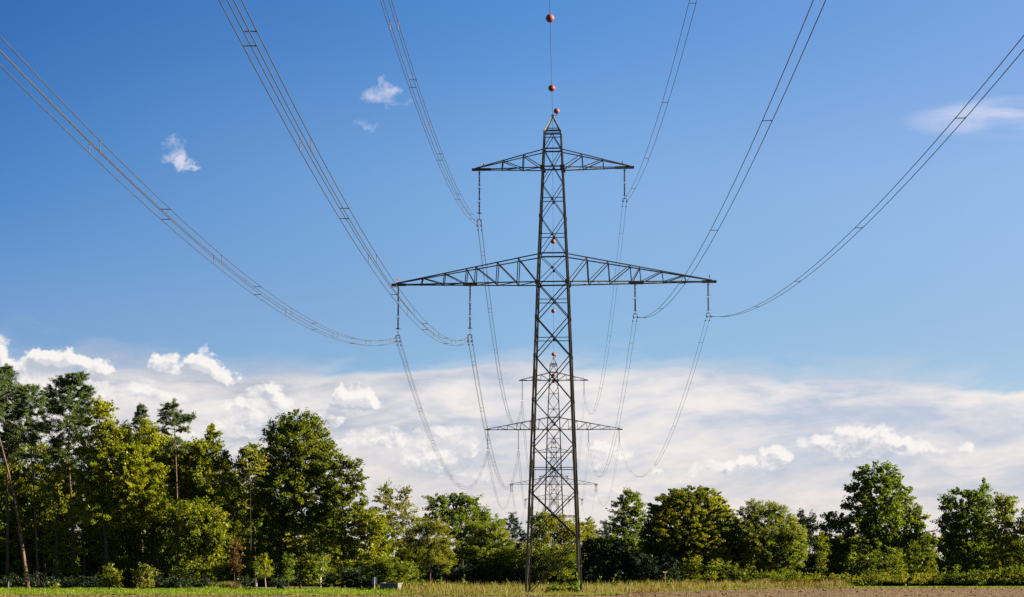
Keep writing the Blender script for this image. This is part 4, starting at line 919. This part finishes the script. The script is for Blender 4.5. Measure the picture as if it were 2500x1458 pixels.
weed('grey-green tall weed stand left of the pylon', 1135, 1405, 280, 8, .0, 18, 1.0)
weed('pale tall weed nearest the large round bush', 1078, 1408, 282, 9, .05, 14, .9)
weed('thin weed close to the left foot of the pylon', 1240, 1415, 276, 10, -.05, 12)
weed('leafy weed left of the pylon left foot', 1202, 1422, 262, 11, .05, 14, .8)
# mound of greener grass at the pylon foot
tree('grass_tussock', 'green grass mound between the feet of the nearest pylon', 247, (1358, 1446), [(1340, 1440, 22, 6), (1370, 1436, 26, 9), (1395, 1440, 16, 8)], leaf='grass', r0=.02, seed=90, cat='tussock', dens=150, clump=.3, size=.24, kind='narrow', limbs=False)

def ground_at(px, Y): x = float(P(px, HY, Y)[0]); return np.array([x, Y, float(gz(x, Y))])
# sheet-metal sign seen from behind
c = ground_at(914, 255); root = empty('back_of_sign', 'blue-grey sheet-metal sign seen from behind on a pale post', 'sign', c)
zt = P(914, 1410, 255)[2]-c[2]; zb = P(914, 1428, 255)[2]-c[2]
mb = MB(); mb.box((0, .05, (zt+zb)/2), (.58, .012, zt-zb-.04), 0, .004)
for s in (-1, 1): mb.box((s*.27, .03, (zt+zb)/2), (.03, .03, zt-zb-.06))
mb.build('sign_panel', M['panel'], root)
mb = MB(); mb.tube([(.02, 0, -.2), (.02, 0, zt+.06)], .04, 8); mb.build('post', M['post'], root)
for zz in (zt-.15, zb+.15):
    mb = MB(); mb.box((.02, .02, zz), (.18, .07, .05), 0, .01); mb.build('clip', M['galv'], root)
# concrete block and the stone on it
c = ground_at(955, 250); root = empty('concrete_block', 'long rough concrete block in the grass left of the round bush', 'concrete block', c, None, R(-14))
mb = MB(); mb.box((0, 0, .36), (2.1, 1.55, .86), 0, .07)
mb.build('block', M['concrete'], root)
mb = MB(); mb.box((0, 0, .84), (2.2, 1.62, .10), 0, .03); mb.build('cap_slab', M['stone'], root)
c = ground_at(936, 253); mb = MB(); mb.lathe([(.26, 0), (.30, .2), (.28, .55), (.26, .72), (.34, .76), (.34, .9), (.26, .95)], 9); o = mb.build('stone_stub', M['stone']); o.location = tuple(c)
tag(o, 'blue-grey stub with a flat lid behind the left end of the concrete block', 'well stub')
c = ground_at(1035, 246); mb = MB(); mb.box((0, 0, .30), (.30, .16, .95), 0, .02); o = mb.build('tilted_marker_stone', M['stone']); o.location = tuple(c); o.rotation_euler = (R(8), R(-28), 0)
tag(o, 'small grey marker stone tilted left right of the round bush', 'marker stone')
c = ground_at(1048, 246.5); mb = MB(); mb.box((0, 0, .1), (.42, .3, .3), .4, .08); o = mb.build('field_stone', M['stone']); o.location = tuple(c)
tag(o, 'low grey stone lying right of the tilted marker stone', 'stone')
for px, h, lb in ((626.5, .95, 'pale round stake left of the bright slim sapling'), (528.5, .7, 'short pale stake at the foot of the low spreading beech'), (21, .9, 'thin dull stake near the left frame edge')):
    c = ground_at(px, 263 if px > 100 else 262); mb = MB(); mb.lathe([(.07, -.3), (.07, h-.05), (.075, h), (.05, h+.07)], 8); o = mb.build('wooden_stake', M['post'] if px > 600 else M['wood']); o.location = tuple(c)
    tag(o, lb, 'stake', 'stakes along the grass bank')
# pipeline marker post with its little orange roof
c = ground_at(1623.5, 272); root = empty('marker_post', 'slim post with little orange roof before the domed hornbeam', 'marker post', c)
zt = P(1623, 1397, 272)[2]-c[2]
mb = MB(); mb.tube([(0, 0, -.2), (0, 0, zt)], .05, 8); mb.build('post', M['wood'], root)
mb = MB(); v = [(-.26, -.16, zt-.06), (.26, -.16, zt-.06), (.26, .16, zt-.06), (-.26, .16, zt-.06), (-.25, 0, zt+.06), (.25, 0, zt+.06)]
mb.addvf(v, [(0, 1, 5, 4), (2, 3, 4, 5), (0, 4, 3), (1, 2, 5), (3, 2, 1, 0)]); mb.build('roof', M['orange'], root)
# bird
c = P(1481, 1242, 420); mb = MB()
mb.tube([(-.26, 0, .02), (-.18, 0, .03), (-.05, 0, .02), (.12, 0, 0), (.3, 0, -.01)], [.02, .06, .085, .06, .012], 8)
for s in (-1, 1):
    v = [(-.10, s*.05, .03), (.10, s*.05, .03), (.06, s*.30, .16), (-.08, s*.30, .17), (.06, s*.58, .10), (.0, s*.60, .105)]
    v += [(a, b, q-.012) for a, b, q in v]
    mb.addvf(v, [(0, 1, 2, 3), (3, 2, 4, 5), (6, 9, 8, 7), (9, 11, 10, 8), (1, 7, 8, 2), (2, 8, 10, 4), (0, 3, 9, 6), (3, 5, 11, 9), (5, 4, 10, 11)])
o = mb.build('bird', M['bird']); o.location = tuple(c); o.rotation_euler = (0, 0, R(20)); tag(o, 'tiny dark bird flying low in the pale sky right of the pylon', 'bird')
